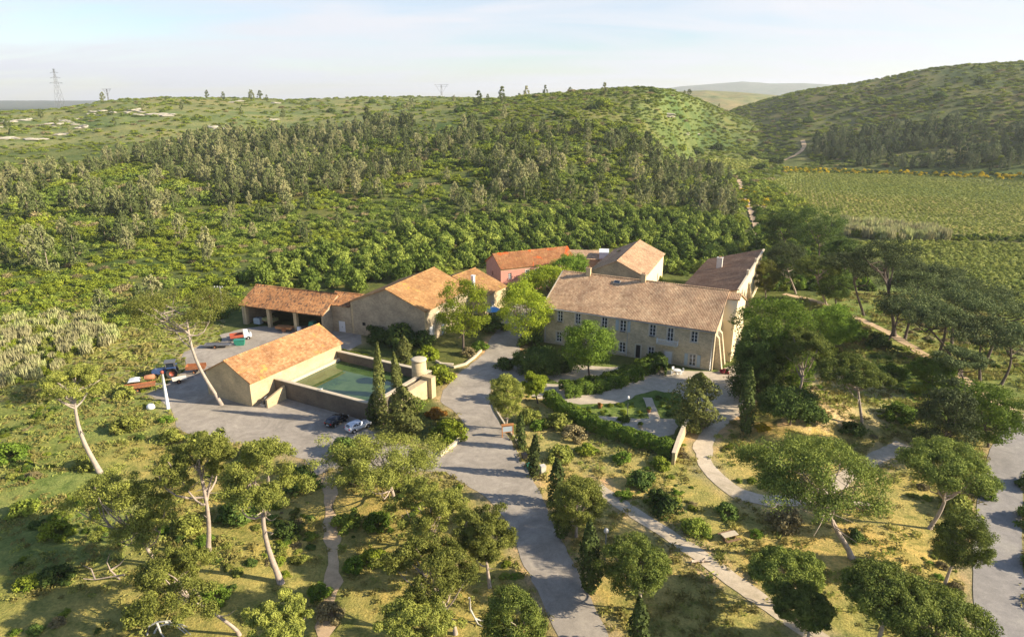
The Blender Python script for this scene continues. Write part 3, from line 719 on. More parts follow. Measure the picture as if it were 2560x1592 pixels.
# ---- stone barn
BO, BA = (-35.8, 142.8), -23.0
barn, broof = gabled('stone_barn', 'tall stone barn with an orange-brown roof and a blank gable facing the basin', BO, BA, 18.9, 21.0, 7.5, 11.3, 'y', 'stone_barn', 'tile_barn',
    {'front': [(2.7,3.6,2.3,3.1,'hole',False),(14.9,15.8,2.3,3.0,'hole',False)], 'right': [(1.6,3.6,0,3.4,'door'),(7,8.2,0,2.4,'doorb'),(12,13.2,4.4,5.8,'win'),(5,6,4.6,5.7,'win')]}, cat='barn')
q = MB(); q.box(18.7, 18.93, -.03, .5, 0, 7.3); q.box(-.03, .45, -.03, .2, 0, 7.3); q.build('quoin', MT['stone_pale'], barn)
# ---- small house with the tall chimney, behind the barn
DO, DA = (-22.6, 165.0), -30.0
dh, droof = gabled('small_house', 'small tiled house with a tall white chimney between the stone barn and the pink house', DO, DA, 18.5, 10.0, 5.2, 8.6, 'y', 'stone_pale', 'tile_barn', {'front': [(12,13,2,3.2,'win'),(15,16.2,0,2.2,'doorb')], 'right': [(3,4.2,1.4,2.8,'win')]}, cat='house')
lx, ly = to_local(DO, DA, 1183, 722, 6.8); ch = MB(); ch.box(lx-.36, lx+.36, ly-.35, ly+.35, 6.0, 10.0); ch.box(lx-.45, lx+.45, ly-.44, ly+.44, 10.0, 10.15); ch.build('chimney', MT['white'], droof)
# ---- pink house
EO, EA = (-3.0, 175.2), 25.0
eh, eroof = gabled('pink_house', 'pink plastered house with an orange-patched red roof behind the courtyard trees', EO, EA, 23.0, 10.0, 7.0, 9.9, 'x', 'plaster_pink', 'tile_red',
    {'front': [(2.2,3.2,3.9,5.6,'win',False),(7.4,8.5,3.9,5.9,'win'),(10.4,11.5,3.9,5.9,'win'),(13.4,14.5,3.9,5.9,'win'),(17,18.1,3.9,5.9,'win'),(7.4,8.6,0,2.3,'doorb'),(13,14.2,0,2.3,'doorb')], 'left': [(4,4.8,4,5.2,'hole',False)]}, cat='house')
b_ = MB(); b_.box(4.6, 16.2, -.05, 0, 3.3, 6.4); 
b2_ = MB(); b2_.box(-.02, 23.02, -.04, -.002, 6.45, 6.95); b2_.build('eave_band', MT['plaster_cream'], eh)
# ---- barn at the back with the clay roof
GO, GA = (20.4, 172.2), -21.7
gh, groof = gabled('rear_barn', 'stone barn with a pale clay roof and a white side wall, behind the farmhouse ridge', GO, GA, 14.5, 29.0, 7.0, 10.4, 'y', 'stone_barn', 'tile_old', {'right': [(4,5.2,1,3,'win'),(12,13.2,1,3,'win'),(20,21.2,1,3,'win')]}, cat='barn')
g2 = MB(); M = side_matrix('right', 14.5, 29); g2.box(.05, 28.95, -.03, -.004, 0, 6.9, 0, M)
g3 = MB()
wall_side(g3, Matrix.Translation((.03, 0, 0)) @ M, 29.0, 6.95, [(4,5.2,1,3),(12,13.2,1,3),(20,21.2,1,3)], .02); g3.build('side_plaster', MT['plaster_cream'], gh)
sk = MB(); Ms = Matrix.Translation((3.4, 19, 9.0)) @ Matrix.Rotation(-math.atan2(3.4, 7.25), 4, 'Y'); sk.box(-.6, .6, -.7, .7, 0, .16, 0, Ms); sk.build('skylight', MT['glass'], groof)
# ---- low annex between pink house and rear barn
ax = at_z(1468, 640, 5.5)
an = thing('low_annex', 'low pinkish flat-roofed annex with a white parapet between the pink house and the rear barn', 'building', (ax[0], ax[1], 0), R_(-8))
w = MB(); w.box(-6, 6, -3.5, 5, -.5, 5.2); w.build('wall', MT['stone_pale'], an)
r = MB(); roof_plane(r, (-6.2,-3.7,5.25), (6.2,-3.7,5.25), (6.2,5.2,6.2), (-6.2,5.2,6.2), seed=9); r.build('roof', MT['tile_old'], an)
w = MB(); w.box(3.6, 6.3, -2.8, 2.4, 5.3, 7.2); w.box(3.5, 6.4, -2.9, 2.5, 7.2, 7.35); w.build('parapet', MT['white'], an)

# ---- open-fronted cart shed
HO, HA = (-63.0, 149.6), -20.7
HL, HD, HH, HR = 22.6, 11.6, 5.0, 7.9
hs = thing('cart_shed', 'open-fronted cart shed with an orange tiled roof on stone pillars', 'shed', (HO[0], HO[1], 0), R_(HA))
w = MB(); 
w.box(0, HL, HD-.5, HD, -.5, HH); w.box(0, .5, 0, HD-.5, -.5, HH-.1); w.box(HL-.5, HL, 0, HD-.5, -.5, HH-.1)
w.prism([(0,HH-.1),(HD,HH-.1),(HD/2,HR)], 0, .5, 0, Matrix(((0,1,0,0),(1,0,0,0),(0,0,1,0),(0,0,0,1))))
w.prism([(0,HH-.1),(HD,HH-.1),(HD/2,HR)], HL-.5, HL, 0, Matrix(((0,1,0,0),(1,0,0,0),(0,0,1,0),(0,0,0,1))))
w.build('wall', MT['stone_barn'], hs)
for x in (.6, 7.4, 14.8): p = MB(); p.box(x-.4, x+.4, .1, .9, -.3, HH-.55); p.box(x-.48, x+.48, .02, .98, HH-.55, HH-.4); p.build('pillar', MT['stone_pale'], hs)
p = MB(); p.box(.2, HL-.2, .3, .65, HH-.4, HH-.08); p.build('beam', MT['wood'], hs)
r = MB(); roof_plane(r, (-.3,-.6,HH-.2), (HL+.3,-.6,HH-.2), (HL+.3,HD/2,HR+.15), (-.3,HD/2,HR+.15), seed=11); roof_plane(r, (HL+.3,HD+.4,HH-.1), (-.3,HD+.4,HH-.1), (-.3,HD/2,HR+.15), (HL+.3,HD/2,HR+.15), seed=12)
hr_ = r.build('roof', MT['tile_shed'], hs); rt = MB(); rt.tube([(-.3,HD/2,HR+.2),(HL+.3,HD/2,HR+.2)], .15, 6); rt.build('ridge_tiles', MT['tile_shed'], hr_)
# things kept in the shed
def on(org, ang, x, y): a = R_(ang); return (org[0]+x*math.cos(a)-y*math.sin(a), org[1]+x*math.sin(a)+y*math.cos(a), 0.04)
t = thing('water_tank', 'pale blue plastic tank standing in the left bay of the cart shed', 'tank', on(HO, HA, 3.0, 1.6), R_(HA))
m = MB(); m.prism([(-.9,0),(.9,0),(.9,1.25),(.7,1.45),(-.7,1.45),(-.9,1.25)], -.6, .6); m.build('tank_body', MT['shutter'], t); m = MB(); m.lathe([(.22,0),(.22,.12),(.1,.14)], 12, 0, (0,0,1.45)); m.build('cap', MT['black'], t)
t = thing('hay_trailer', 'tan loaded trailer parked at the left pillar in the cart shed', 'trailer', on(HO, HA, 6.0, 2.4), R_(HA))
m = MB(); m.box(-1.8, 1.6, -.9, .9, .7, .85); m.build('bed', MT['wood'], t); m = MB()
for i in range(3): m.box(-1.75+i*1.12, -.70+i*1.12, -.85, .85, .86, 1.5+.25*(i % 2))
m.build('load', MT['cane'], t)
for sy in (-1, 1): m = MB(); m.tube([(0,sy*.95-.1,.38),(0,sy*.95+.1,.38)], .38, 14); m.build('wheel', MT['tyre'], t)
t = thing('wooden_cart', 'orange-brown wooden cart in front of the middle bay of the cart shed', 'cart', on(HO, HA, 12.4, -.6), R_(HA+8))
m = MB(); m.prism([(-1.9,.6),(1.9,.6),(2.1,1.1),(-2.1,1.1)], -.8, .8); m.build('bed', MT['orange_wood'], t)
for sy in (-1, 1): m = MB(); m.tube([(.2,sy*.95-.08,.55),(.2,sy*.95+.08,.55)], .55, 16); m.build('wheel', MT['rustmetal'], t)
m = MB(); m.tube([(1.9,0,.7),(3.3,0,.4)], .06, 6); m.build('drawbar', MT['iron'], t)
t = thing('white_barrel', 'white barrel beside the right pillar of the cart shed', 'barrel', on(HO, HA, 15.9, -.1), 0)
m = MB(); m.lathe([(.42,0),(.5,.3),(.5,.9),(.42,1.2),(.15,1.24)], 14); m.build('barrel_body', MT['white'], t)
t = thing('green_machine', 'green farm machine inside the right bay of the cart shed', 'machine', on(HO, HA, 18.3, 2.2), R_(HA))
m = MB(); m.prism([(-1.2,.5),(1.3,.5),(1.3,1.1),(.4,1.3),(.2,2.1),(-.9,2.1),(-1.2,1.2)], -.6, .6); m.build('machine_body', MT['green_paint'], t)
for sx in (-.8, .9):
    for sy in (-1, 1): m = MB(); m.tube([(sx,sy*.7-.12,.42),(sx,sy*.7+.12,.42)], .42, 14); m.build('wheel', MT['tyre'], t)
# ---- link building between shed and barn
LO = (-42.6, 145.6)
lk, lroof = gabled('link_building', 'narrow stone link with a pale door joining the cart shed to the stone barn', LO, -22.0, 7.2, 9.0, 6.3, 7.7, 'x', 'stone_barn', 'tile_shed', {'front': [(3.6,5.4,0,2.6,'door',False)]}, gov=-.02)
# ---- shed beside the basin
KO, KA = (-54.2, 110.1), -28.5
ks, kroof = gabled('basin_shed', 'windowless rendered shed with a bright orange tiled roof beside the green basin', KO, KA, 11.1, 22.4, 4.5, 7.35, 'y', 'stone_pale', 'tile_orange', {}, cat='shed')
# ---- basin: walls, water
bs = thing('water_basin', 'raised stone irrigation basin full of green water beside the orange-roofed shed', 'basin', (KO[0], KO[1], 0), R_(KA))
X0, X1, Y0, Y1, ZT, ZW = 11.2, 33.2, 5.2, 21.0, 3.2, 1.35
def bw(x0, x1, y0, y1, z=ZT):
    m = MB(); m.box(x0, x1, y0, y1, -.4, z); o = m.build('basin_wall', MT['stone_dark'], bs)
    m = MB(); m.box(x0-.06, x1+.06, y0-.06, y1+.06, z, z+.14); m.build('coping', MT['coping'], o); return o
bw(X0, X1, Y0, Y0+.6); bw(X0, X1, Y1, Y1+.7, ZT-.1); bw(X1-.7, X1, Y0+.62, Y1-.02)
m = MB(); m.box(X0+.01, X0+.7, Y0+.62, Y1-.02, -.3, 1.9); m.build('ledge', MT['coping'], bs)
m, N_, L_, b = nodes('basin_water'); g = N_.new('ShaderNodeNewGeometry').outputs['Position']; nn = noise(N_, L_, g, .18, 4, .6, .6); rr = ramp(N_, [(.4, (.04,.08,.022)), (.6, (.08,.13,.04))]); L_.new(nn, rr.inputs[0]); L_.new(rr.outputs[0], b.inputs['Base Color'])
b.inputs['Roughness'].default_value = .06; b.inputs['Specular IOR Level'].default_value = .5
n2 = noise(N_, L_, g, 2.0, 2); bp = N_.new('ShaderNodeBump'); bp.inputs['Strength'].default_value = .03; L_.new(n2, bp.inputs['Height']); L_.new(bp.outputs[0], b.inputs['Normal'])
wa = MB(); wa.face([(X0+.4,Y0+.3,ZW),(X1-.3,Y0+.3,ZW),(X1-.3,Y1+.2,ZW),(X0+.4,Y1+.2,ZW)]); w_ = wa.build('water', m, bs); w_['label'] = 'still green water'
tw = thing('round_tower', 'short round stone tower at the far corner of the basin', 'tower', (*on(KO, KA, 32.5, 19.0)[:2], 0), R_(KA))
m = MB(); m.lathe([(1.4,-.3),(1.35,3),(1.28,6.1)], 28); m.build('drum', MT['stone_pale'], tw); m = MB(); m.lathe([(1.4,6.1),(1.42,6.3),(1.1,6.4),(.3,6.44)], 28); m.build('cap', MT['coping'], tw)
lw = thing('buttress_wall', 'sunlit low stone wall running from the round tower along the basin', 'wall', (*on(KO, KA, 35.0, 15.8)[:2], 0), R_(KA))
m = MB(); m.box(-.9, .4, -6, 1.6, -.3, 3.35); m.box(-.9, 1.2, 1.62, 2.9, -.3, 3.9); m.build('wall_body', MT['stone_pale'], lw)
rw = thing('ramp_wall', 'low sloping stone parapet in front of the basin wall beside the shed', 'wall', (*on(KO, KA, 13.4, .9)[:2], 0), R_(KA))
m = MB(); m.prism([(0,-.3),(4.2,-.3),(4.2,2.6),(0,1.5)], 0, .4, 0, Matrix(((0,1,0,0),(1,0,0,0),(0,0,1,0),(0,0,0,1)))); m.build('wall_body', MT['stone_pale'], rw)
pm = thing('water_pump', 'dark pump set in the corner between the shed wall and the low parapet', 'pump', (*on(KO, KA, 12.3, 1.6)[:2], 0.03), R_(KA))
m = MB(); m.box(-.5, .5, -.6, .5, 0, .25); m.build('base', MT['concrete'], pm); m = MB(); m.tube([(0,-.5,.62),(0,.4,.62)], .38, 14); m.tube([(.2,0,.6),(.2,0,1.4),(.2,.5,1.5)], .1, 8); m.build('motor', MT['iron'], pm)
wd = thing('white_duck', 'small white bird standing on the front wall of the basin', 'bird', (*on(KO, KA, 22.0, Y0+.3)[:2], ZT+.15), 0)
bpts = [(-.28,0,.22,.05),(-.15,0,.2,.11),(0,0,.19,.14),(.13,0,.24,.1),(.2,0,.36,.05),(.24,0,.48,.055),(.34,0,.46,.02)]
m = MB(); m.tube([p[:3] for p in bpts], [p[3] for p in bpts], 8); m.build('bird_body', MT['white'], wd)
m = MB(); m.tube([(0,.04,0),(0,.04,.1)], .012, 5); m.tube([(0,-.04,0),(0,-.04,.1)], .012, 5); m.build('legs', MT['orange_wood'], wd)

# ---- free-standing walls and kerbs
def wall_run(name, label, pts, th, h, mat, cat='wall', cop=True, jit=0.0, smooth_top=None):
    P = [at_z(*p)[:2] for p in pts]; o = P[0]; root = thing(name, label, cat, (o[0], o[1], 0))
    L_ = []; n = len(P)
    off = []
    for i in range(n):
        a = P[max(i-1, 0)]; b2 = P[min(i+1, n-1)]; d = (b2-a)/np.linalg.norm(b2-a); off.append(np.array([-d[1], d[0]]))
    def strip(z0, z1, t):
        m = MB(); V = []
        for i in range(n):
            for s in (-1, 1):
                q = P[i]-o+off[i]*t/2*s
                for z in (z0, z1): V.append((q[0], q[1], z))
        Fc = []
        for i in range(n-1):
            a = i*4; b2 = a+4
            Fc += [(a, b2, b2+1, a+1), (a+3, b2+3, b2+2, a+2), (a+1, b2+1, b2+3, a+3)]
        Fc += [(0, 1, 3, 2), ((n-1)*4+2, (n-1)*4+3, (n-1)*4+1, (n-1)*4)]
        m.add(V, Fc); return m
    strip(-.4, h, th).build('wall_body', MT[mat], root)
    if cop: strip(h, h+.1, th+.12).build('coping', MT['coping'], root)
    return root
wall_run('garden_wall', 'cream boundary wall running downhill from the bushy conifer at the garden corner', [(1716,1075),(1705,1098),(1694,1125),(1682,1162)], .45, 1.9, 'stone_pale')
wall_run('kerb_wall', 'low pale kerb wall curving round the bushes beside the drive', [(1100,1140),(1118,1128),(1136,1114),(1150,1098)], .4, .55, 'coping', 'kerb', False)
wall_run('bed_edging', 'pale stone edging of the planting bed in front of the stone barn', [(1090,905),(1110,915),(1135,920),(1164,912),(1185,896),(1203,878)], .35, .45, 'coping', 'edging', False)
wall_run('drive_edging', 'thin stone edging along the right side of the drive', [(1234,1010),(1242,1030),(1262,1062),(1290,1100),(1302,1122)], .25, .3, 'coping', 'edging', False)
bn = at_z(1118, 908); t = thing('stone_bench', 'stone bench with dark supports at the corner of the planting bed by the tower', 'bench', (bn[0], bn[1]-1.5, .03), R_(-12))
m = MB(); m.box(-1.4, 1.4, -.35, .35, .42, .58); m.build('seat', MT['coping'], t)
for s in (-1, 1): m = MB(); m.box(s*1.0-.15, s*1.0+.15, -.3, .3, 0, .42); m.build('leg', MT['stone_dark'], t)

# ================================================================== VEGETATION
rng = np.random.default_rng(7)
def rhombs(P, Nn, size, asp=.55, rg=rng):
    n = len(P); r = rg.normal(size=(n, 3)); t = np.cross(Nn, r); t /= np.linalg.norm(t, axis=1)[:, None]+1e-9
    b = np.cross(Nn, t); s = np.asarray(size).reshape(-1, 1)*np.ones((n, 1))
    V = np.stack([P+t*s, P+b*s*asp, P-t*s, P-b*s*asp], 1).reshape(-1, 3)
    return V, np.arange(4*n).reshape(n, 4)
def sph(n, rg=rng):
    d = rg.normal(size=(n, 3)); return d/np.linalg.norm(d, axis=1)[:, None]
def clumps(C, rad, K, leaf, asp=.55, flat=.8, jit=.55, rg=rng, up=.15):
    C = np.repeat(C, K, 0); rr = np.repeat(rad, K)[:, None]
    d = sph(len(C), rg); d[:, 2] = d[:, 2]*.85+up; d /= np.linalg.norm(d, axis=1)[:, None]
    P = C+d*rr*np.array([1, 1, flat])*rg.uniform(.45, 1.08, (len(C), 1))
    Nn = d+rg.normal(size=d.shape)*jit; Nn /= np.linalg.norm(Nn, axis=1)[:, None]
    return rhombs(P, Nn, leaf*rg.uniform(.65, 1.25, len(C)), asp, rg)
def dome(n, rx, ry, rz, rg, low=-.15, gap=.0, inner=.0):
    """clump centres over a lumpy dome"""
    if inner > .5:   # foliage carried in separate tufted masses with gaps between
        m_ = max(8, n//5); L_ = []
        while len(L_) < m_:
            d = sph(1, rg)[0]
            if d[2] > low: L_.append(d*rg.uniform(.62, 1.0))
        L_ = np.array(L_); j = rg.integers(0, m_, n); P = L_[j]+rg.normal(size=(n, 3))*np.array([.19, .19, .10]); P[:, 2] = np.maximum(P[:, 2], low-.05)
        return P*np.array([rx, ry, rz])
    out = []; lob = sph(9, rg); la = rg.uniform(.68, 1.14, 9)
    while len(out) < n:
        d = sph(1, rg)[0]
        if d[2] < low: continue
        k = lob@d; f = la[np.argmax(k)]
        if gap and vnoise(d[0]*3+50, d[1]*3+d[2]*2+50, .8, int(rg.integers(1)) if False else 3) < gap: continue
        f *= rg.uniform(.55 if rg.random() < inner else .82, 1.0)
        out.append((d[0]*rx*f, d[1]*ry*f, d[2]*rz*f))
    return np.array(out)
KINDS = {
 'umbrella':  dict(mat='pine_gold', low=-.3, leaf=.115, cr=.155, n=105, K=310, bark='bark'),
 'umbrella_green': dict(mat='pine_green', low=-.15, leaf=.12, cr=.15, n=115, K=330, bark='bark'),
 'umbrella_dark': dict(mat='pine_dark', low=-.1, leaf=.17, cr=.17, n=80, K=140, bark='bark_dark'),
 'sparse': dict(mat='pine_gold', low=-.35, leaf=.12, cr=.16, n=100, K=230, bark='bark_pale'),
 'bare': dict(mat='pine_gold', low=-.35, leaf=.12, cr=.14, n=110, K=170, bark='bark_pale'),
 'round': dict(mat='pine_green', low=-.75, leaf=.115, cr=.17, n=130, K=240, bark='bark'),
 'broad': dict(mat='leaf', low=-.9, leaf=.18, cr=.20, n=120, K=150, bark='bark_dark'),
 'broad_yellow': dict(mat='leaf_yellow', low=-.85, leaf=.18, cr=.20, n=110, K=140, bark='bark_dark'),
 'broad_dark': dict(mat='leaf_dark', low=-.9, leaf=.18, cr=.20, n=120, K=150, bark='bark_dark'),
 'conifer_dark': dict(mat='pine_dark', low=-.9, leaf=.18, cr=.20, n=110, K=150, bark='bark_dark'),
}
def limb_path(a, b, rg, sag=.12, n=5):
    a = Vector(a); b = Vector(b); d = (b-a).length; pts = []
    o = Vector(rg.normal(size=3))*d*.09
    for i in range(n+1):
        t = i/n; p = a.lerp(b, t); s = math.sin(math.pi*t)
        pts.append(p+o*s+Vector((0, 0, -sag*d*s*(1-t))))
    return pts
def tree(name, kind, base, cen, rx, rz, label, group=None, seed=0, fork=.62, limbs=14, tr=None, cat='tree', mat=None, ry=None, bend=.1, bare=3):
    k = KINDS[kind]; rg = np.random.default_rng(seed+100)
    root = thing(name, label, cat, base, 0, group)
    c = np.array(cen)-np.array(base); ry = ry or rx
    low = k['low']
    C = dome(k['n'], rx*.88, ry*.88, rz*.86, rg, low, 0, .9 if kind in ('umbrella', 'sparse', 'bare', 'umbrella_dark') else .35)
    # underside of an umbrella crown stays flat-ish
    crr = k['cr']*max(rx, .6*rz+.4*rx)*rg.uniform(.75, 1.25, len(C))
    V, Q = clumps(C+c, crr, k['K'], k['leaf']*min(1.2, .8+rx/20), .42, .72, .6, rg)
    me = quad_mesh('crown', V, Q, [MT[mat or k['mat']]])
    link('crown', me, root)
    m = MB(); H = c[2]; tr = (tr*.62 if tr else .021*H+.08)
    top = Vector((c[0]*.88, c[1], max(H-rz*.35, H*.55)))
    bx = rg.uniform(-1, 1)*bend*H; by = rg.uniform(-1, 1)*bend*H*.5
    pts = []; rad = []
    for i in range(9):
        t = i/8; s = math.sin(math.pi*t)
        pts.append((top.x*t**1.15+bx*s, top.y*t+by*s, top.z*t-(.35 if i == 0 else 0))); rad.append(tr*(1.25 if i == 0 else 1)*(1-.55*t))
    m.tube(pts, rad, 8)
    idx = rg.choice(len(C), min(limbs, len(C)), replace=False)
    for j in idx:
        q = C[j]+c; t = rg.uniform(fork, .98); fi = t*8; i0 = min(int(fi), 7); a = Vector(pts[i0]).lerp(Vector(pts[i0+1]), fi-i0)
        if q[2] < a.z+.1 and low > -.4: q = q.copy(); q[2] = a.z+.3
        pp = limb_path(a, q, rg); r0 = tr*.42*rg.uniform(.7, 1.1); m.tube(pp, [r0*(1-.8*i/5)+.02 for i in range(6)], 5)
        for _ in range(2):
            b2 = pp[3]; e = Vector(C[rg.integers(len(C))]+c)
            e = b2.lerp(e, .45); m.tube([b2, (b2+e)/2+Vector((0, 0, -.1)), e], [r0*.4, r0*.28, .02], 4)
    for _ in range(bare):
        t = rg.uniform(.45, .9); fi = t*8; i0 = min(int(fi), 7); a = Vector(pts[i0]).lerp(Vector(pts[i0+1]), fi-i0)
        e = a+Vector((rg.uniform(-1, 1), rg.uniform(-1, .3), rg.uniform(-.2, .5)))*rx*.5; m.tube(limb_path(a, e, rg), [.09, .07, .06, .04, .03, .015], 4)
    m.build('trunk', MT[k['bark']], root)
    return root
def place(kind, bpx, bpy_, cpx, cpy, rxp, ryp, label, name='pine_tree', **kw):
    b = hit(bpx, bpy_); d = ray(cpx, cpy); t = b[1]/d[1]; cen = np.array([d[0]*t, b[1], CH+d[2]*t])
    _, _, dep = project(*cen); rx = rxp*dep/FP; ry = ryp*dep/FP
    e = math.atan2(CH-cen[2], cen[1]); rz = math.sqrt(max(ry**2-(rx*math.sin(e))**2, (.3*rx)**2))/math.cos(e)
    if rz > 1.25*rx and kind.startswith('umb'): rz = 1.25*rx
    kw.setdefault('seed', int(bpx*3+bpy_*7) % 9973)
    if kind == 'umbrella': rx *= 1.0
    if kind == 'umbrella_dark': rx *= 1.15
    if kind.startswith('broad'): rx *= 1.12; rz *= 1.15
    cen[2] = max(cen[2], b[2]+rz*(.3 if not kind.startswith('umb') else .8))
    return tree(name, kind, b, cen, rx, rz, label, **kw)
T = [
 # left foreground pines
 ('sparse',252,1182,178,965,78,55,'leaning pine with a long bare pale trunk alone on the far left slope',dict(limbs=12,fork=.8,bare=2)),
 ('bare',556,1012,455,768,135,60,'tall forked pine with thick pale trunk leaning over the left gable of the basin shed',dict(limbs=12,fork=.55,bare=4,tr=.55,mat='pine_gold')),
 ('umbrella',704,1458,655,1195,118,95,'pine with a slender pale trunk and forked white limbs below the car park',dict(limbs=12,fork=.7,bare=4)),
 ('umbrella',520,1380,500,1165,95,85,'pine crown merging with its neighbour just below the car park edge',dict(limbs=10)),
 ('umbrella',390,1410,305,1275,125,125,'broad sprawling pine with exposed twisted limbs in the lower left',dict(limbs=16,fork=.35,bare=8)),
 ('umbrella',602,1590,445,1470,118,95,'leaning pine whose pale trunk reaches down to the bottom edge, lower left',dict(limbs=12,fork=.75,bare=3)),
 ('umbrella',730,1690,695,1555,85,65,'pine crown cut by the bottom edge, left of the dirt path',dict(limbs=10)),
 ('umbrella',985,1245,955,1150,145,80,'spreading many-stemmed pine next to the parked cars',dict(limbs=20,fork=.25,tr=.4,bare=3)),
 ('umbrella',1105,1375,1065,1275,95,85,'upper pine of the cluster left of the drive, forked grey trunk showing',dict(limbs=14,fork=.4,bare=3)),
 ('umbrella',1225,1470,1215,1345,75,105,'narrow pine leaning over the left verge of the drive',dict(limbs=12,fork=.5)),
 ('umbrella',1140,1590,1065,1430,110,100,'large pine in the middle of the cluster left of the drive',dict(limbs=14,fork=.5,bare=3)),
 ('umbrella',1110,1690,1050,1545,100,75,'lowest pine of the cluster left of the drive, cut by the bottom edge',dict(limbs=12)),
 # right foreground pines
 ('umbrella_green',2132,1398,2035,1195,205,105,'big umbrella pine with dark trunk and tangle of bare grey limbs on the dry slope',dict(limbs=30,fork=.55,bare=14,tr=.55)),
 ('umbrella_green',2322,1322,2370,1175,140,78,'umbrella pine with a curved trunk leaning toward the right-hand road',dict(limbs=16,fork=.5,bare=4)),
 ('round',2362,1460,2400,1355,72,92,'dense round green pine beside the right-hand road',dict(limbs=8)),
 ('umbrella_green',2008,1522,1965,1430,115,78,'flat-topped green pine beside the end of the footpath',dict(limbs=14,fork=.5)),
 ('umbrella_green',2170,1660,2215,1480,130,85,'broad green pine in the lower right, left half of the double crown',dict(limbs=14)),
 ('umbrella_green',2330,1700,2350,1560,150,95,'broad green pine at the bottom right, right half of the double crown',dict(limbs=14)),
 ('umbrella_green',2010,1640,2020,1520,85,60,'small pine under the double crown at the end of the footpath',dict(limbs=10)),
 ('round',1608,1530,1595,1420,105,85,'dense round pine between the drive and the footpath',dict(limbs=12)),
 ('round',1440,1345,1445,1250,80,82,'feathery round pine beside the cypresses on the right of the drive',dict(limbs=10,mat='pine_gold')),
 ('round',1262,1075,1266,990,42,68,'small upright pine on the right edge of the drive above the notice board',dict(limbs=6,mat='pine_gold')),
 ('umbrella_green',2155,1068,2140,935,88,52,'small pine with a pale curved trunk on the bare sandy bank',dict(limbs=12,fork=.6,bare=3)),
 ('umbrella_green',1978,1015,2010,880,80,70,'leaning pine with a grey trunk right of the big leafy tree',dict(limbs=12,fork=.6,bare=2)),
 ('conifer_dark',2372,1150,2368,1050,72,115,'dark dense conifer beside the bright green tree near the right-hand road',dict(limbs=6)),
 # right row of dark umbrella pines
 ('umbrella_dark',2236,842,2205,650,80,62,'tallest umbrella pine of the row along the vineyard track',dict(limbs=10,fork=.6,bare=3,group='umbrella pines along the vineyard track')),
 ('umbrella_dark',2262,848,2300,722,82,42,'second umbrella pine in the row along the vineyard track',dict(limbs=8,fork=.7)),
 ('umbrella_dark',2335,908,2365,765,98,48,'umbrella pine in the middle of the row along the vineyard track',dict(limbs=8,fork=.7)),
 ('umbrella_dark',2394,938,2300,800,70,40,'umbrella pine leaning left over the gap in the vineyard track row',dict(limbs=8,fork=.7)),
 ('umbrella_dark',2450,952,2455,830,92,46,'umbrella pine near the right end of the vineyard track row',dict(limbs=8,fork=.7)),
 ('umbrella_dark',2502,962,2530,850,80,50,'last umbrella pine of the row, at the right edge of the picture',dict(limbs=8,fork=.7)),
 ('umbrella_dark',2414,1000,2390,900,60,34,'low dark pine beneath the row of umbrella pines',dict(limbs=8,fork=.6)),
 ('umbrella_dark',2160,790,2130,672,75,40,'first dark umbrella pine beside the farm end of the vineyard track',dict(limbs=8,fork=.7)),
 ('umbrella_green',2067,765,2035,672,62,38,'small flat pine with a pale bare trunk behind the leafy trees',dict(limbs=8,fork=.7,bare=2)),
 ('umbrella_dark',2215,860,2250,765,85,38,'umbrella pine low in the row, left of the leaning one',dict(limbs=8,fork=.7)),
 ('umbrella_dark',2300,815,2335,690,85,36,'upper umbrella pine of the row against the lower vineyard',dict(limbs=8,fork=.7)),
 ('umbrella_dark',2380,860,2425,735,95,38,'wide flat umbrella pine of the row against the lower vineyard',dict(limbs=8,fork=.7)),
 ('umbrella_dark',2465,905,2500,775,90,38,'far right umbrella pine of the row against the lower vineyard',dict(limbs=8,fork=.7)),
 ('round',1915,745,1912,690,36,45,'olive bushy pine against the cream wall of the long wing',dict(limbs=6,mat='pine_gold')),
 ('round',1990,735,1965,650,60,55,'olive-coloured pine just right of the long wing',dict(limbs=6,mat='pine_dark')),
]
for kind, bx, by, cx, cy, rx, ry, lab, kw in T:
    nm = 'umbrella_pine' if kind.startswith('umb') else 'conifer_tree' if kind == 'conifer_dark' else 'pine_tree'
    kw = dict(kw)
    if kind == 'umbrella_dark': kw['group'] = 'umbrella pines along the vineyard track'
    place(kind, bx, by, cx, cy, rx, ry, lab, nm, cat='tree', **kw)
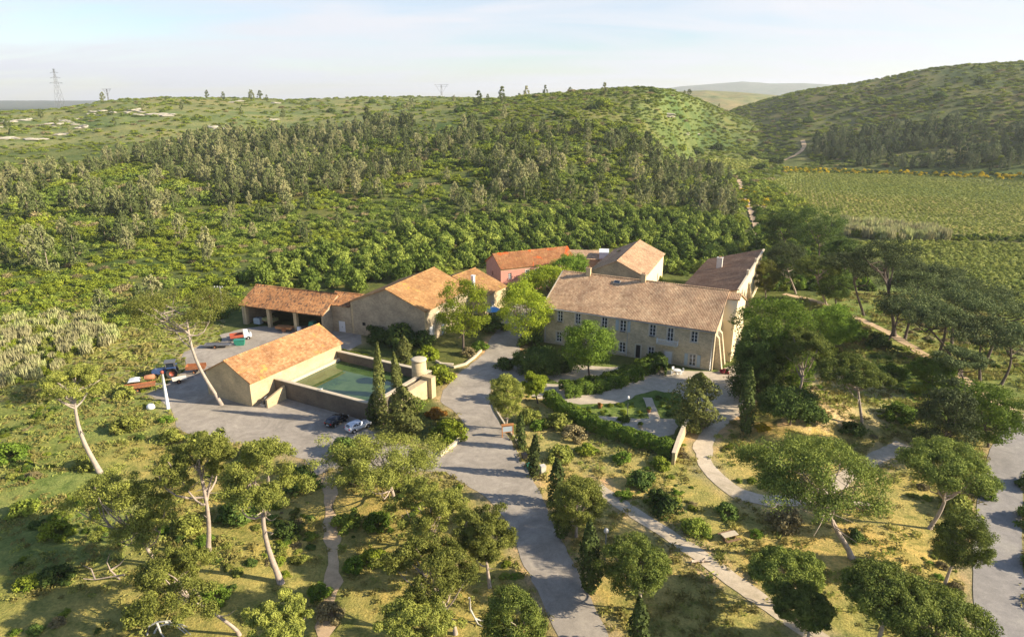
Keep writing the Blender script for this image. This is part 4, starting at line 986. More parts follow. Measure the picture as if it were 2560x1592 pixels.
B = [
 ('broad_dark',1905,1000,1890,935,62,85,'dark tree filling the corner behind the tall single cypress'),
 ('broad',1985,985,1960,920,70,70,'green tree behind the leaning pine on the slope'),
 ('broad_dark',2090,760,2085,712,48,42,'dark tree by the farm end of the vineyard track'),
 ('broad',1474,945,1472,862,72,68,'round bright green tree in front of the farmhouse facade'),
 ('broad_yellow',1322,860,1312,770,62,72,'yellow-green tree at the left end of the farmhouse'),
 ('broad_yellow',1372,800,1368,700,62,42,'yellow-green tree between the pink house and the farmhouse roof'),
 ('broad',1420,735,1430,665,48,30,'small green tree below the pink house roof'),
 ('broad_yellow',1158,885,1155,776,60,70,'yellow-green tree in front of the lit side of the stone barn'),
 ('broad',1925,985,1930,842,94,90,'large leafy tree beside the right gable of the farmhouse'),
 ('broad_dark',1888,1010,1890,905,45,75,'dark leafy tree at the foot of the farmhouse right gable'),
 ('broad',2075,890,2085,812,58,66,'rounded green tree right of the large leafy tree'),
 ('broad_dark',1975,1062,1975,1010,75,45,'dark spreading bush-like tree under the leaning pine'),
 ('broad',2470,1120,2460,1030,92,78,'bright green leafy tree near the right-hand road'),
 ('broad',2300,985,2340,930,55,42,'small bright green tree at the foot of the pine row'),
 ('broad_dark',1965,640,1955,568,46,42,'blue-green leafy tree at the corner of the upper vineyard'),
 ('broad_dark',2045,660,2045,568,60,56,'large blue-green tree beside the upper vineyard'),
 ('broad_dark',2110,700,2110,630,42,34,'low blue-green tree between the two vineyards'),
 ('broad_dark',1300,935,1345,905,60,42,'dark shrubby tree under the left end of the farmhouse'),
 ('broad_yellow',1345,1010,1338,960,32,30,'small yellow-green tree by the entrance of the garden'),
 ('round',1302,1680,1295,1560,88,105,'dense dark cedar at the bottom edge beside the drive'),
]
for kind, bx, by, cx, cy, rx, ry, lab in B:
    place(kind, bx, by, cx, cy, rx, ry, lab, 'leafy_tree' if kind != 'round' else 'cedar_tree', limbs=8, bend=.04)
# cypresses
def cypress(bx, by, top, wp, label, mat='cypress', seed=0, name='cypress_tree', K=1500, group='cypresses', power=.75):
    b = hit(bx, by); v = (top-796)/FP; z = CH+b[1]*(-st-v*ct)/(ct-v*st); H = max(z-b[2], 2.0); _, _, dep = project(*b); r = wp/2*dep/FP
    rg = np.random.default_rng(seed+bx); root = thing(name, label, 'cypress', b, 0, group)
    n = int(K*max(.6, H*r/8)); t = rg.uniform(.02, 1, n); prof = np.sin(np.pi*np.clip(t*.93+.07, 0, 1)**power)**.7; a = rg.uniform(0, 2*np.pi, n)
    lk = 2.0 if wp > 60 else 1.0; lump = 1+lk*(.16*np.sin(a*3+t*11)+.12*np.sin(a*2-t*19+1)*np.sin(t*31+a))+rg.normal(size=n)*.06
    rr = r*prof*lump*rg.uniform(.72, 1.04, n)
    P = np.stack([rr*np.cos(a)+.02*H*np.sin(t*3+bx), rr*np.sin(a), t*H], 1); Nn = np.stack([np.cos(a), np.sin(a), np.full(n, .35)], 1)+rg.normal(size=(n, 3))*.45; Nn /= np.linalg.norm(Nn, axis=1)[:, None]
    V, Q = rhombs(P, Nn, rg.uniform(.13, .28, n), .6, rg); link('crown', quad_mesh('crown', V, Q, [MT[mat]]), root)
    m = MB(); m.tube([(0, 0, -.3), (0, 0, H*.5), (.02*H*math.sin(2.4+bx), 0, H*.88)], [.16, .1, .03], 6); m.build('trunk', MT['bark_dark'], root); return root
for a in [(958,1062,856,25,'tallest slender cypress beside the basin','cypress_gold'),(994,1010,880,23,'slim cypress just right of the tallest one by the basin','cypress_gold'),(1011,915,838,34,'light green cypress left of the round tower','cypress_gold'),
          (1862,1082,916,32,'tall single cypress beside the garden track'),(1336,1192,1086,26,'upper cypress on the right edge of the drive, beside the white bin'),(1303,1122,1032,20,'thin cypress behind the notice board'),
          (1388,1262,1145,36,'cypress against the left side of the feathery pine'),(1406,1345,1215,34,'cypress in the gap below the feathery pine, beside the drive'),(1472,1478,1300,46,'broad cypress beside the lamp globe on the drive'),
          (1590,1640,1492,42,'lowest cypress, cut by the bottom edge under the round pine'),(2045,0,0,0,'')]:
    if a[3]: cypress(a[0], a[1], a[2], a[3]*1.15, a[4], *(a[5:6] or ('cypress',)))
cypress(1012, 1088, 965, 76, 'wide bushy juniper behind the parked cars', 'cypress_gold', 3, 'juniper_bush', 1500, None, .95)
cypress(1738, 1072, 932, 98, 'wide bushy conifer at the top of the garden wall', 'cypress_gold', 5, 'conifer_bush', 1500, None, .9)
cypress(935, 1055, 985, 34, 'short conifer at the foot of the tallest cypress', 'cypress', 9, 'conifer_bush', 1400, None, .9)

# bushes near the farm and on the slopes; a few shared shapes
def bush_mesh(name, mat, seed, n=30, K=75, leaf=.075, flat=.75, cr=.27):
    rg = np.random.default_rng(seed); C = dome(n, .72, .72, flat*.8, rg, -.1, 0, .4); C[:, 2] += .12
    V, Q = clumps(C, cr*rg.uniform(.7, 1.2, n), K, leaf, .6, .85, .45, rg); return quad_mesh(name, V, Q, [MT[mat]])
BM = {k: [bush_mesh('bush_'+k, mt, s) for s in (1, 2, 3)] for k, mt in (('green','leaf'),('dark','leaf_dark'),('olive','scrub'),('gold','pine_gold'),('dry','dryshrub'),('rust','rust'),('silver','leaf_grey'),('yellow','leaf_yellow'),('broom','broom'),('red','red_leaf'),('cane','cane'))}
def bush(kind, px, py, rp, label, group=None, name='shrub', hs=1.0, cat='shrub'):
    """px,py: foot of the bush; rp its radius in photo pixels"""
    p = hit(px, py-rp*.25); _, _, dep = project(*p); r = rp*dep/FP; rg = random.Random(int(px*13+py))
    o = link(name, BM[kind][rg.randrange(3)]); o.location = (p[0], p[1], p[2]-.05); o.rotation_euler = (0, 0, rg.uniform(0, 6.28)); o.scale = (r*1.05, r*1.05, r*hs*rg.uniform(.85, 1.1))
    return tag(o, label, cat, group)
for a in [('rust',1092,1048,30,'rust-orange bush at the corner of the drive, above the olive bush'),('olive',1118,1110,52,'large olive bush inside the curved kerb'),('silver',1302,912,28,'silver-leaved bush at the left corner of the farmhouse'),
  ('dark',1262,930,34,'dark bush between the silver bush and the drive'),('dark',1400,935,52,'dark shrub under the round bright green tree'),('dark',1000,880,60,'dark shrub mass below the stone barn gable'),('dark',950,862,48,'dark shrub at the left foot of the stone barn gable'),
  ('dark',1055,870,40,'dark climbing shrub at the right corner of the barn gable'),('yellow',1075,905,34,'yellow-green creeper tumbling beside the round tower'),('olive',1100,965,46,'grey-green bush between the round tower and the drive'),('olive',1062,985,36,'sunlit bush at the base of the basin end wall'),
  ('green',1035,1030,34,'green bush on the bank below the basin end wall'),('yellow',1095,935,26,'yellowish bush just right of the round tower'),('green',1200,880,26,'low green shrub at the foot of the yellow-green barn tree'),('dry',1175,895,24,'dry brownish shrub in the planting bed'),
  ('dark',1235,835,40,'dark shrub beside the barn tree on the courtyard passage'),('dark',1330,870,42,'dark shrub under the yellow-green tree at the farmhouse end'),('yellow',1640,705,20,'yellow-green climber on the rear barn corner'),
  ('red',1812,936,14,'dark red shrub at the foot of the farmhouse right corner'),('broom',1905,1080,22,'yellow-flowering broom on the dry slope beside the tall single cypress'),('green',1345,1080,32,'green shrub right of the notice board'),
  ('gold',1395,1075,44,'olive shrub in the bed below the curved hedge'),('gold',1320,1060,36,'rounded olive shrub behind the notice board'),('dry',1440,1105,40,'brown twiggy shrub below the curved hedge'),('olive',1470,1140,34,'olive shrub on the dry slope below the hedge'),
  ('green',1550,1160,30,'small green shrub beside the garden wall foot'),('dark',1600,1220,44,'dark shrub below the garden wall'),('olive',1650,1180,36,'olive shrub close to the garden wall end'),('dark',1660,1290,56,'shaded shrub beside the footpath'),
  ('green',1560,1250,28,'green shrub left of the footpath top'),('olive',1745,1340,46,'olive shrub above the footpath near the picnic table'),('dark',1820,1300,36,'dark shrub behind the picnic table'),('green',1890,1350,20,'small green shrub right of the picnic table'),
  ('green',2250,1060,48,'green shrub on the slope above the double track'),('dark',2130,1090,40,'dark shrub beside the shaded track'),('green',2230,960,44,'leafy shrub on top of the sandy bank'),('olive',2310,1000,40,'olive shrub left of the dark conifer'),
  ('dark',2040,1060,38,'dark shrub under the bank pine'),('green',2120,860,50,'green shrub below the row track'),('dark',2200,880,46,'dark shrub along the row track'),('olive',2060,900,40,'pale shrub beside the rounded green tree'),
  ('gold',2390,1290,60,'brownish shrub behind the dense round pine'),('dark',2592,1330,60,'dark hedge-like shrub on the far side of the right-hand road'),('dark',2590,1230,50,'dark shrub at the right edge beside the road'),('dark',2600,1440,60,'dark shrub at the lower right edge beside the road'),
  ('gold',320,1085,44,'olive bush in front of the flat trailer'),('gold',315,1000,34,'olive bush below the overturned trailer'),('green',415,1060,22,'clipped green bush at the foot of the white telephone pole'),('gold',430,1110,34,'bush at the left corner of the car park'),
  ('gold',215,1180,42,'olive bush left of the leaning pine trunk'),('green',35,1160,48,'green bush at the far left edge'),('olive',60,1290,44,'bush in the grass at the left edge'),('olive',80,1480,40,'rounded bush by itself in the lower left grass'),
  ('olive',150,1350,50,'scrubby bush above the lone rounded bush'),('gold',470,1340,52,'olive bush between the two pale pine trunks'),('green',510,1370,30,'bright small bush beneath the sprawling pine'),('dark',600,1310,64,'shaded bush mass under the slender-trunk pine'),
  ('green',545,1510,44,'green bush behind the leaning lower-left trunk'),('dark',760,1230,60,'dark bush left of the dirt path top'),('green',800,1500,36,'bright green bush on the dirt path edge'),('green',880,1430,34,'bright bush right of the dirt path'),
  ('olive',870,1330,46,'bush on the right of the upper dirt path'),('green',945,1330,48,'green shrub below the spreading pine'),('olive',940,1420,44,'grey-green shrub in the lower middle clearing'),('dry',830,1555,44,'brownish dry shrub at the bottom of the dirt path'),
  ('dry',900,1215,44,'dry golden bush in the clearing by the spreading pine'),('dark',720,1350,40,'dark shrub right of the slender-trunk pine'),('gold',350,1560,52,'olive bush at the bottom left edge'),('dark',150,1460,50,'dark bush mass in the lower left hollow'),
  ('dark',870,1150,50,'dark shrub between the spreading pine and car park edge'),('gold',520,1140,60,'leafy bush along the car park edge'),('gold',640,1160,56,'leafy bush along the car park edge, nearer the pines'),('green',1560,1060,20,'low green plant on the garden terrace'),
  ('gold',1400,1160,40,'olive shrub right of the cypress with the white bin'),('rust',1470,1060,18,'orange flower bed on the garden terrace'),('olive',1745,900,26,'shrub against the farmhouse wall right of the shutters'),('dry',1130,1425,40,'dry bush beneath the pine cluster'),
  ('green',2450,1250,36,'green shrub in front of the bright leafy tree'),('dark',2140,1360,30,'dark low shrub by the big umbrella pine trunk'),('dry',1960,1330,60,'bare twiggy bush left of the big umbrella pine')]:
    bush(*a)
for i, (x_, y_, r_) in enumerate([(1510,276,30),(1480,280,20),(1405,296,18),(1432,300,22),(1395,288,14),(1635,238,18),(1650,250,16),(1618,262,14),(1240,292,16),(1325,262,14),(1180,300,16),(1560,330,20),(1700,300,14),(1740,390,24),(1790,380,22),(1700,380,20),(1000,272,16),(930,262,14),(1070,268,16),(1150,285,18),(830,285,14),(470,262,10),(1900,430,26),(1940,415,24),(1860,445,20),(1885,392,16),(2020,312,20),(2200,262,18),(2350,250,20),(2450,215,18),(2240,225,14),(2120,250,14)]):
    bush('dark' if i % 3 else 'olive', x_, y_, r_, 'dark rounded shrub clump on the open upper slopes of the hills', 'shrub clumps on the hills', 'hill_shrub', .8)
# hedges: one clipped mass of leaves each
def hedge(label, pts, wid, h, mat, dens=80, seed=0, name='hedge'):
    P = np.array([at_z(*p)[:2] for p in pts]); d = np.concatenate([[0], np.cumsum(np.hypot(*np.diff(P, axis=0).T))]); rg = np.random.default_rng(seed)
    root = thing(name, label, 'hedge', (P[0][0], P[0][1], 0)); n = int(d[-1]*dens*(wid+2*h)); s = rg.uniform(0, d[-1], n)
    x = np.interp(s, d, P[:, 0]); y = np.interp(s, d, P[:, 1]); T_ = np.gradient(P, axis=0); tx = np.interp(s, d, T_[:, 0]); ty = np.interp(s, d, T_[:, 1]); l = np.hypot(tx, ty); nx, ny = -ty/l, tx/l
    W = wid*(1+.18*np.sin(s*1.3)+.1*np.sin(s*3.1+1)); a = rg.uniform(0, np.pi, n); c, sn = np.cos(a), np.sin(a)
    o = np.sign(c)*np.abs(c)**.6*W/2*rg.uniform(.8, 1.06, n); z = np.abs(sn)**.5*h*rg.uniform(.82, 1.08, n)*(1+.08*np.sin(s*2.1)); z = np.where(np.abs(c) > .75, rg.uniform(.05, 1, n)*h*.9, z)
    Q3 = np.stack([x+nx*o-P[0][0], y+ny*o-P[0][1], z], 1); Nn = np.stack([nx*c*1.2, ny*c*1.2, sn+.1], 1)+rg.normal(size=(n, 3))*.5; Nn /= np.linalg.norm(Nn, axis=1)[:, None]
    V, Q = rhombs(Q3, Nn, rg.uniform(.12, .26, n), .6, rg); link('foliage', quad_mesh('foliage', V, Q, [MT[mat]]), root)
    m = MB()
    for k in np.arange(.5, d[-1], 1.3):
        bx_, by_ = np.interp(k, d, P[:, 0])-P[0][0], np.interp(k, d, P[:, 1])-P[0][1]; m.tube([(bx_, by_, -.1), (bx_+.05, by_, h*.8)], [.05, .03], 4)
    m.build('stems', MT['bark_dark'], root)
hedge('thick broad hedge sweeping along the terrace in front of the farmhouse', [(1405,985),(1450,980),(1510,968),(1560,952),(1605,932),(1640,912)], 4.0, 2.0, 'leaf', 75, 1)
hedge('dark hedge block closing the terrace beside the white door', [(1640,912),(1655,925),(1648,940)], 2.2, 2.6, 'leaf_dark', 75, 2)
hedge('long curved clipped hedge round the lower side of the garden terrace', [(1372,1005),(1400,1030),(1440,1055),(1490,1078),(1550,1098),(1610,1118),(1680,1138)], 2.2, 2.2, 'leaf', 75, 3)
hedge('low ivy-topped hedge on the far wall of the basin', [(852,888),(880,894),(920,904),(965,918)], 1.4, 1.2, 'leaf_yellow', 60, 4)

# ------------------------------------------------------------------ scattered growth on the hills
FOREST = [(-900,500),(0,440),(230,415),(480,345),(620,325),(800,340),(950,315),(1100,325),(1250,335),(1400,322),(1560,352),(1720,405),(1840,455),(1868,540),(1820,560),(1600,525),(1300,505),(1050,522),(900,505),(700,545),(560,600),(300,640),(0,680),(-900,700)]
SPARSE = [(-900,700),(0,680),(300,640),(700,545),(1050,522),(1250,505),(1250,560),(900,630),(640,700),(540,745),(330,800),(0,790),(-900,800)]
RBAND = [(1960,402),(2050,345),(2250,318),(2600,285),(3600,250),(3600,450),(2600,436),(2000,418)]
OAKS = [(560,700),(700,660),(900,600),(1150,555),(1400,530),(1650,530),(1860,565),(1935,600),(1960,660),(1900,720),(1880,640),(1790,660),(1700,715),(1660,700),(1640,620),(1560,620),(1400,640),(1160,680),(1130,700),(1020,700),(880,745),(680,720)]
FIELD_POLYS = [VINE_PX[k] for k in VINE_PX]
FAR_W = [tuple(hit(*p)[:2]) for p in PATHS['far'][0]]
BACK_W = [tuple(hit(*p)[:2]) for p in PATHS['back'][0]]; ROW_W = [tuple(at_z(*p)[:2]) for p in PATHS['row'][0]]
FARM_W = [(-66,144),(-62,163),(-34,168),(-24,176),(-12,184),(10,196),(40,202),(50,196),(72,186),(72,172),(60,140),(50,110),(-30,110)]
def jgrid(x0, x1, y0, y1, s, seed):
    rg = np.random.default_rng(seed); X, Y = np.meshgrid(np.arange(x0, x1, s), np.arange(y0, y1, s)); X = X.ravel()+rg.uniform(-.48, .48, X.size)*s; Y = Y.ravel()+rg.uniform(-.48, .48, Y.size)*s
    R = np.hypot(X, Y); k = (np.abs(X) < Y*.92+20); return X[k], Y[k], rg
def free(x, y, px, py, gap=2.5):
    k = np.ones(x.shape, bool)
    for f in FIELD_POLYS: k &= ~in_poly(px, py, f)
    k &= ~in_poly(x, y, FARM_W)
    k &= (seg_dist(x, y, FAR_W, False) > 7) & ~in_poly(px, py, [(1935,412),(1975,399),(2010,386),(2030,400),(1990,425)])
    k &= (seg_dist(x, y, BACK_W, False) > gap+2) & (seg_dist(x, y, ROW_W, False) > gap+1)
    return k
def scatter(name, P, rotz, S, idx, sources, label, cat, kind='stuff'):
    """one object carrying many copies of its source meshes"""
    col = bpy.data.collections.new(name+'_sources')
    for i, me in enumerate(sources): col.objects.link(bpy.data.objects.new('%s_src_%02d' % (name, i), me))
    me = bpy.data.meshes.new(name); n = len(P); me.vertices.add(n); me.vertices.foreach_set('co', np.asarray(P, np.float32).ravel())
    a = me.attributes.new('rot', 'FLOAT_VECTOR', 'POINT'); a.data.foreach_set('vector', np.stack([0*rotz, 0*rotz, rotz], 1).astype(np.float32).ravel())
    a = me.attributes.new('scl', 'FLOAT_VECTOR', 'POINT'); a.data.foreach_set('vector', np.asarray(S, np.float32).ravel())
    a = me.attributes.new('idx', 'INT', 'POINT'); a.data.foreach_set('value', np.asarray(idx, np.int32))
    o = link(name, me); tag(o, label, cat, None, kind)
    g = bpy.data.node_groups.new(name, 'GeometryNodeTree'); g.interface.new_socket('Geometry', in_out='INPUT', socket_type='NodeSocketGeometry'); g.interface.new_socket('Geometry', in_out='OUTPUT', socket_type='NodeSocketGeometry')
    N = g.nodes; L = g.links; gi = N.new('NodeGroupInput'); go = N.new('NodeGroupOutput'); ip = N.new('GeometryNodeInstanceOnPoints'); ci = N.new('GeometryNodeCollectionInfo')
    ci.inputs['Collection'].default_value = col; ci.inputs['Separate Children'].default_value = True; ci.inputs['Reset Children'].default_value = True
    def na(nm, t): q = N.new('GeometryNodeInputNamedAttribute'); q.data_type = t; q.inputs[0].default_value = nm; return q.outputs[0]
    er = N.new('FunctionNodeEulerToRotation'); L.new(na('rot', 'FLOAT_VECTOR'), er.inputs[0])
    L.new(gi.outputs[0], ip.inputs['Points']); L.new(ci.outputs[0], ip.inputs['Instance']); ip.inputs['Pick Instance'].default_value = True
    L.new(na('idx', 'INT'), ip.inputs['Instance Index']); L.new(er.outputs[0], ip.inputs['Rotation']); L.new(na('scl', 'FLOAT_VECTOR'), ip.inputs['Scale']); L.new(ip.outputs[0], go.inputs[0])
    o.modifiers.new('growth', 'NODES').node_group = g
    return o
def forest_pine(seed, mat, cone=.9):
    rg = np.random.default_rng(seed); n = 34; t = np.sort(rg.uniform(.10, .97, n)); a = rg.uniform(0, 6.28, n)
    prof = .34*np.sin(np.pi*np.clip(t*.8+.17, 0, 1))**.8*rg.uniform(.55, 1.1, n); C = np.stack([prof*np.cos(a), prof*np.sin(a), t], 1); C[0:4, :2] *= .2
    V, Q = clumps(C, .115*rg.uniform(.7, 1.25, n)*(1.25-t*.6), 34, .045, .5, 1.0, .7, rg, .25)
    m = MB(); m.tube([(0, 0, -.05), (.01, 0, .5), (0, .01, .9)], [.018, .012, .004], 5)
    tv = np.array(m.v); tq = np.array([f for f in m.f if len(f) == 4]); Q2 = np.concatenate([Q, tq+len(V)]); V2 = np.concatenate([V, tv])
    return quad_mesh('forest_pine', V2, Q2, [MT[mat], MT['bark']], False, [0]*len(Q)+[1]*len(tq))
FP_ = [forest_pine(s, 'forest') for s in range(5)]; FD_ = [forest_pine(s+20, 'forest_dark') for s in range(3)]
def bushy(seed, mat, n=14, K=32, leaf=.12): return bush_mesh('scrub_'+mat, mat, seed+40, n, K, leaf, .7, .42)
SB = [bushy(1,'scrub'), bushy(2,'scrub'), bushy(3,'oak'), bushy(4,'scrub'), bushy(5,'dryshrub')]
OK_ = [bush_mesh('oak_crown', 'oak', s, 34, 46, .085, .85, .27) for s in (51, 52, 53, 54)]
# hillside pines
X, Y, rg = jgrid(-760, 760, 150, 900, 6.2, 3); Z = height(X, Y); px, py, dep = project(X, Y, Z)
pj = (fbm(X, Y, 60, 8)-.5)*60
dens = np.where(in_poly(px, py+pj*.6, FOREST), .56, 0.0); dens = np.where((dens == 0) & in_poly(px, py, SPARSE), .13, dens)
dens *= np.where(fbm(X, Y, 42, 18, 2) < .47, .16, 1.15)
cr_ = np.array([_interp(px, l[2]) for l in LAYERS[:2]]).max(0)
up = (py > 235) & (py < 345) & (px < 1900) & (X*0+1 > 0); dens = np.where(up & (dens == 0), .007, dens)
rb = in_poly(px, py, RBAND); dens = np.where(rb, .20+.5*(fbm(X, Y, 40, 77, 2) > .45), dens)
k = (rg.random(X.size) < dens) & free(X, Y, px, py) & (np.hypot(X, Y) < 980)
X, Y, Z, px, py, dep, rb = [v[k] for v in (X, Y, Z, px, py, dep, rb)]
H = rg.uniform(5.5, 10.5, X.size)*(.7+.65*fbm(X, Y, 30, 19, 2))*np.where(rg.random(X.size) < .15, 1.15, 1); Wd = H*rg.uniform(.56, .9, X.size); rot = rg.uniform(0, 6.28, X.size)
idx = np.where(rb, rg.integers(5, 8, X.size), rg.integers(0, 5, X.size))
inside = (px > -20) & (px < 2580) & (py > 0) & (py < 1600)
order = np.argsort(np.where(inside, -H/dep, 1)); ind = order[:290]; rest = np.setdiff1d(np.arange(X.size), ind)
allm = FP_+FD_
for i in ind:
    o = link('forest_pine', allm[idx[i]]); o.location = (X[i], Y[i], Z[i]-.2); o.rotation_euler = (0, 0, rot[i]); o.scale = (Wd[i], Wd[i], H[i])
    tag(o, 'grey-green conical pine standing in the scrub of the hillside behind the farm', 'pine tree', 'pines on the hillside behind the farm')
scatter('pine_forest', np.stack([X, Y, Z-.2], 1)[rest], rot[rest], np.stack([Wd, Wd, H], 1)[rest], idx[rest], allm, 'grey-green pine wood covering the upper hillsides', 'pine wood')
print('pines', len(X))
# round oaks behind the farm
X, Y, rg = jgrid(-110, 130, 140, 340, 5.2, 5); Z = height(X, Y); px, py, dep = project(X, Y, Z)
k = in_poly(px, py, OAKS) & free(X, Y, px, py) & (rg.random(X.size) < .9); X, Y, Z, px, py, dep = [v[k] for v in (X, Y, Z, px, py, dep)]
r = rg.uniform(2.2, 3.9, X.size); order = np.argsort(dep); sel = order[:260]; rest = order[260:]
for i in sel:
    o = link('holm_oak', OK_[int(rg.integers(4))]); o.location = (X[i], Y[i], Z[i]+r[i]*.25); o.rotation_euler = (0, 0, float(rg.uniform(0, 6.28))); o.scale = (r[i], r[i], r[i]*float(rg.uniform(1.0, 1.35)))
    tag(o, 'rounded holm oak in the dense wood directly behind the farm buildings', 'oak tree', 'holm oaks behind the farm')
if len(rest):
    rr = r[rest]; scatter('oak_wood', np.stack([X, Y, Z+r*.25], 1)[rest], rg.uniform(0, 6.28, len(rest)), np.stack([rr, rr, rr*1.2], 1), rg.integers(0, 4, len(rest)), OK_, 'dense oak wood filling the foot of the hill', 'oak wood')
print('oaks', len(X))
# scrub
SCR_LIM = [(-900,830),(0,805),(150,795),(300,818),(450,818),(540,800),(578,785),(600,735),(620,722),(850,720),(1000,680),(1120,690),(1160,650),(1250,640),(1500,610),(1700,690),(1800,650),(1900,640),(1950,620),(2000,580),(2030,540),(2040,480)]
def scrub(s, y0, y1, seed, rmin, rmax, hx):
    X, Y, rg = jgrid(-hx, hx, y0, y1, s, seed); R = np.hypot(X, Y); Z = height(X, Y); px, py, dep = project(X, Y, Z)
    lim = np.interp(px, [p[0] for p in SCR_LIM], [p[1] for p in SCR_LIM]); lim = np.where(px > 2040, 420, lim)
    k = (py < lim) & (py > 120) & (R > rmin) & (R <= rmax) & free(X, Y, px, py, 1.5)
    top = np.where(R > 520, np.clip(1.2-(R-520)/900., .5, 1), 1.0)*np.where(fbm(X, Y, 30, 12, 2) < .40, .45, 1); k &= rg.random(X.size) < top*.93*np.where(in_poly(px, py, [(-900,200),(1130,200),(1150,320),(900,335),(600,330),(250,400),(-900,430)]), .30, 1)*np.where(in_poly(px, py, [(1250,215),(1700,200),(2000,330),(1900,400),(1700,400),(1300,330)]), 1.6, 1)*np.where(in_poly(px, py, [(1280,215),(1700,200),(1720,290),(1300,310)]) & (fbm(X, Y, 55, 71) < .42), .4, 1)
    X, Y, Z = X[k], Y[k], Z[k]; n = X.size; r = s*rg.uniform(.5, 1.05, n)*np.where(np.hypot(X, Y) > 480, .72, 1); v = fbm(X, Y, 25, 44)
    idx = np.where(rg.random(n) < .05, 4, np.where(v > .55, rg.integers(0, 2, n), np.where(v < .42, 2, rg.integers(1, 4, n))))
    return np.stack([X, Y, Z], 1), rg.uniform(0, 6.28, n), np.stack([r, r, r*rg.uniform(.45, .9, n)*np.where(np.hypot(X, Y) > 480, .7, 1)], 1), idx
a1 = scrub(2.7, 140, 360, 11, 150, 330, 330); a2 = scrub(4.4, 180, 640, 12, 330, 600, 560); a3 = scrub(6.2, 300, 1150, 13, 600, 1120, 1000)
P, ro, S, ix = [np.concatenate([q[i] for q in (a1, a2, a3)]) for i in range(4)]
print('scrub', len(P)); scatter('scrub', P, ro, S, ix, SB, 'yellow-green maquis scrub covering the hills', 'scrub')
# vineyards in rows
VM = [bush_mesh('vine', 'vine', 61, 6, 14, .24, .8, .5), bush_mesh('vine', 'vine', 62, 5, 14, .3, .8, .5)]
def vines(name, key, ang, row, step, r, label, seed):
    W = np.array([hit(*p)[:2] for p in VINE_PX[key]]); c, s = math.cos(ang), math.sin(ang); Rm = np.array([[c, s], [-s, c]]); L2 = W@Rm.T
    U, Vv = np.meshgrid(np.arange(L2[:, 0].min(), L2[:, 0].max(), step), np.arange(L2[:, 1].min(), L2[:, 1].max(), row)); rg = np.random.default_rng(seed)
    U = U.ravel()+rg.uniform(-.3, .3, U.size)*step; Vv = Vv.ravel()+rg.uniform(-.34, .34, Vv.size)*row; P = np.stack([U, Vv], 1)@Rm
    Z = height(P[:, 0], P[:, 1]); px, py, dep = project(P[:, 0], P[:, 1], Z); k = in_poly(px, py, VINE_PX[key]) & (rg.random(len(P)) < .92) & (px < 2640)
    P = P[k]; n = len(P); S = r*rg.uniform(.7, 1.2, n); scatter(name, np.concatenate([P, Z[k][:, None]], 1), rg.uniform(0, 6.28, n), np.stack([S, S, S*.8], 1), rg.integers(0, 2, n), VM, label, 'vines')
    print(name, n)
vines('upper_vines', 'a', R_(68), 1.9, 1.5, .75, 'rows of olive-tinted vines in the upper vineyard', 1)
vines('lower_vines', 'b', R_(62), 1.9, 1.4, 1.0, 'rows of bright green vines in the lower vineyard', 2)
vines('far_vines', 'c', R_(80), 4.0, 3.0, 1.3, 'yellow-green vines in the small far vineyard', 3)
# canes, broom strips, hedgerows as stuff
def strip(name, poly, s, srcs, r, hs, label, cat, seed, world_y=(60, 600), hx=400):
    X, Y, rg = jgrid(-hx, hx, world_y[0], world_y[1], s, seed); Z = height(X, Y); px, py, dep = project(X, Y, Z); k = in_poly(px, py, poly)
    for l_, w_ in FLAT_LINES: k &= seg_dist(X, Y, l_, False) > w_/2+.3
    for p_ in (ROAD_PX, YARD_PX): k &= ~in_poly(px, py, p_)
    X, Y, Z = X[k], Y[k], Z[k]; n = X.size
    if n == 0: return
    S = r*rg.uniform(.6, 1.2, n); scatter(name, np.stack([X, Y, Z], 1), rg.uniform(0, 6.28, n), np.stack([S, S, S*hs], 1), rg.integers(0, len(srcs), n), srcs, label, cat); print(name, n)
def reed(seed):
    rg = np.random.default_rng(seed); n = 150; a = rg.uniform(0, 6.28, n); rr = np.sqrt(rg.random(n)); P = np.stack([rr*np.cos(a), rr*np.sin(a), rg.uniform(.25, 1.0, n)], 1)
    t = np.stack([rg.normal(size=n)*.22, rg.normal(size=n)*.22, np.ones(n)], 1)*rg.uniform(.25, .5, (n, 1)); h = rg.uniform(0, 6.28, n); b = np.stack([np.cos(h), np.sin(h), 0*h], 1)*rg.uniform(.05, .12, (n, 1))
    V = np.stack([P+t, P+b, P-t, P-b], 1).reshape(-1, 3); return quad_mesh('canes', V, np.arange(4*n).reshape(n, 4), [MT['cane']])
CM = [reed(71), reed(72), reed(73)]
strip('cane_thicket', [(-60,830),(60,800),(150,790),(240,800),(300,840),(270,868),(190,895),(110,945),(30,965),(-60,985)], 1.5, CM+[BM['olive'][0], BM['olive'][1], BM['gold'][1]], 1.15, 1.5, 'pale cane thicket on the far left beyond the grass', 'canes', 31)
strip('cane_row', [(2105,560),(2230,572),(2350,584),(2360,602),(2230,602),(2110,590)], 2.0, CM+[BM['olive'][0]], 1.9, 1.6, 'grey-green cane row between the two vineyards', 'canes', 32)
strip('field_hedge', [(2350,588),(2600,596),(2600,606),(2360,602)], 2.6, [BM['dark'][0], BM['olive'][1]], 1.5, .9, 'dark low hedge line between the two vineyards', 'hedge', 33)
strip('broom_strip', [(1960,420),(2200,428),(2600,438),(2600,452),(2200,436),(1960,432)], 3.4, [BM['broom'][0], BM['dark'][0], BM['broom'][1], BM['olive'][0]], 1.7, 1.1, 'yellow-flowering broom along the top of the upper vineyard', 'broom', 34, (380, 700), 600)
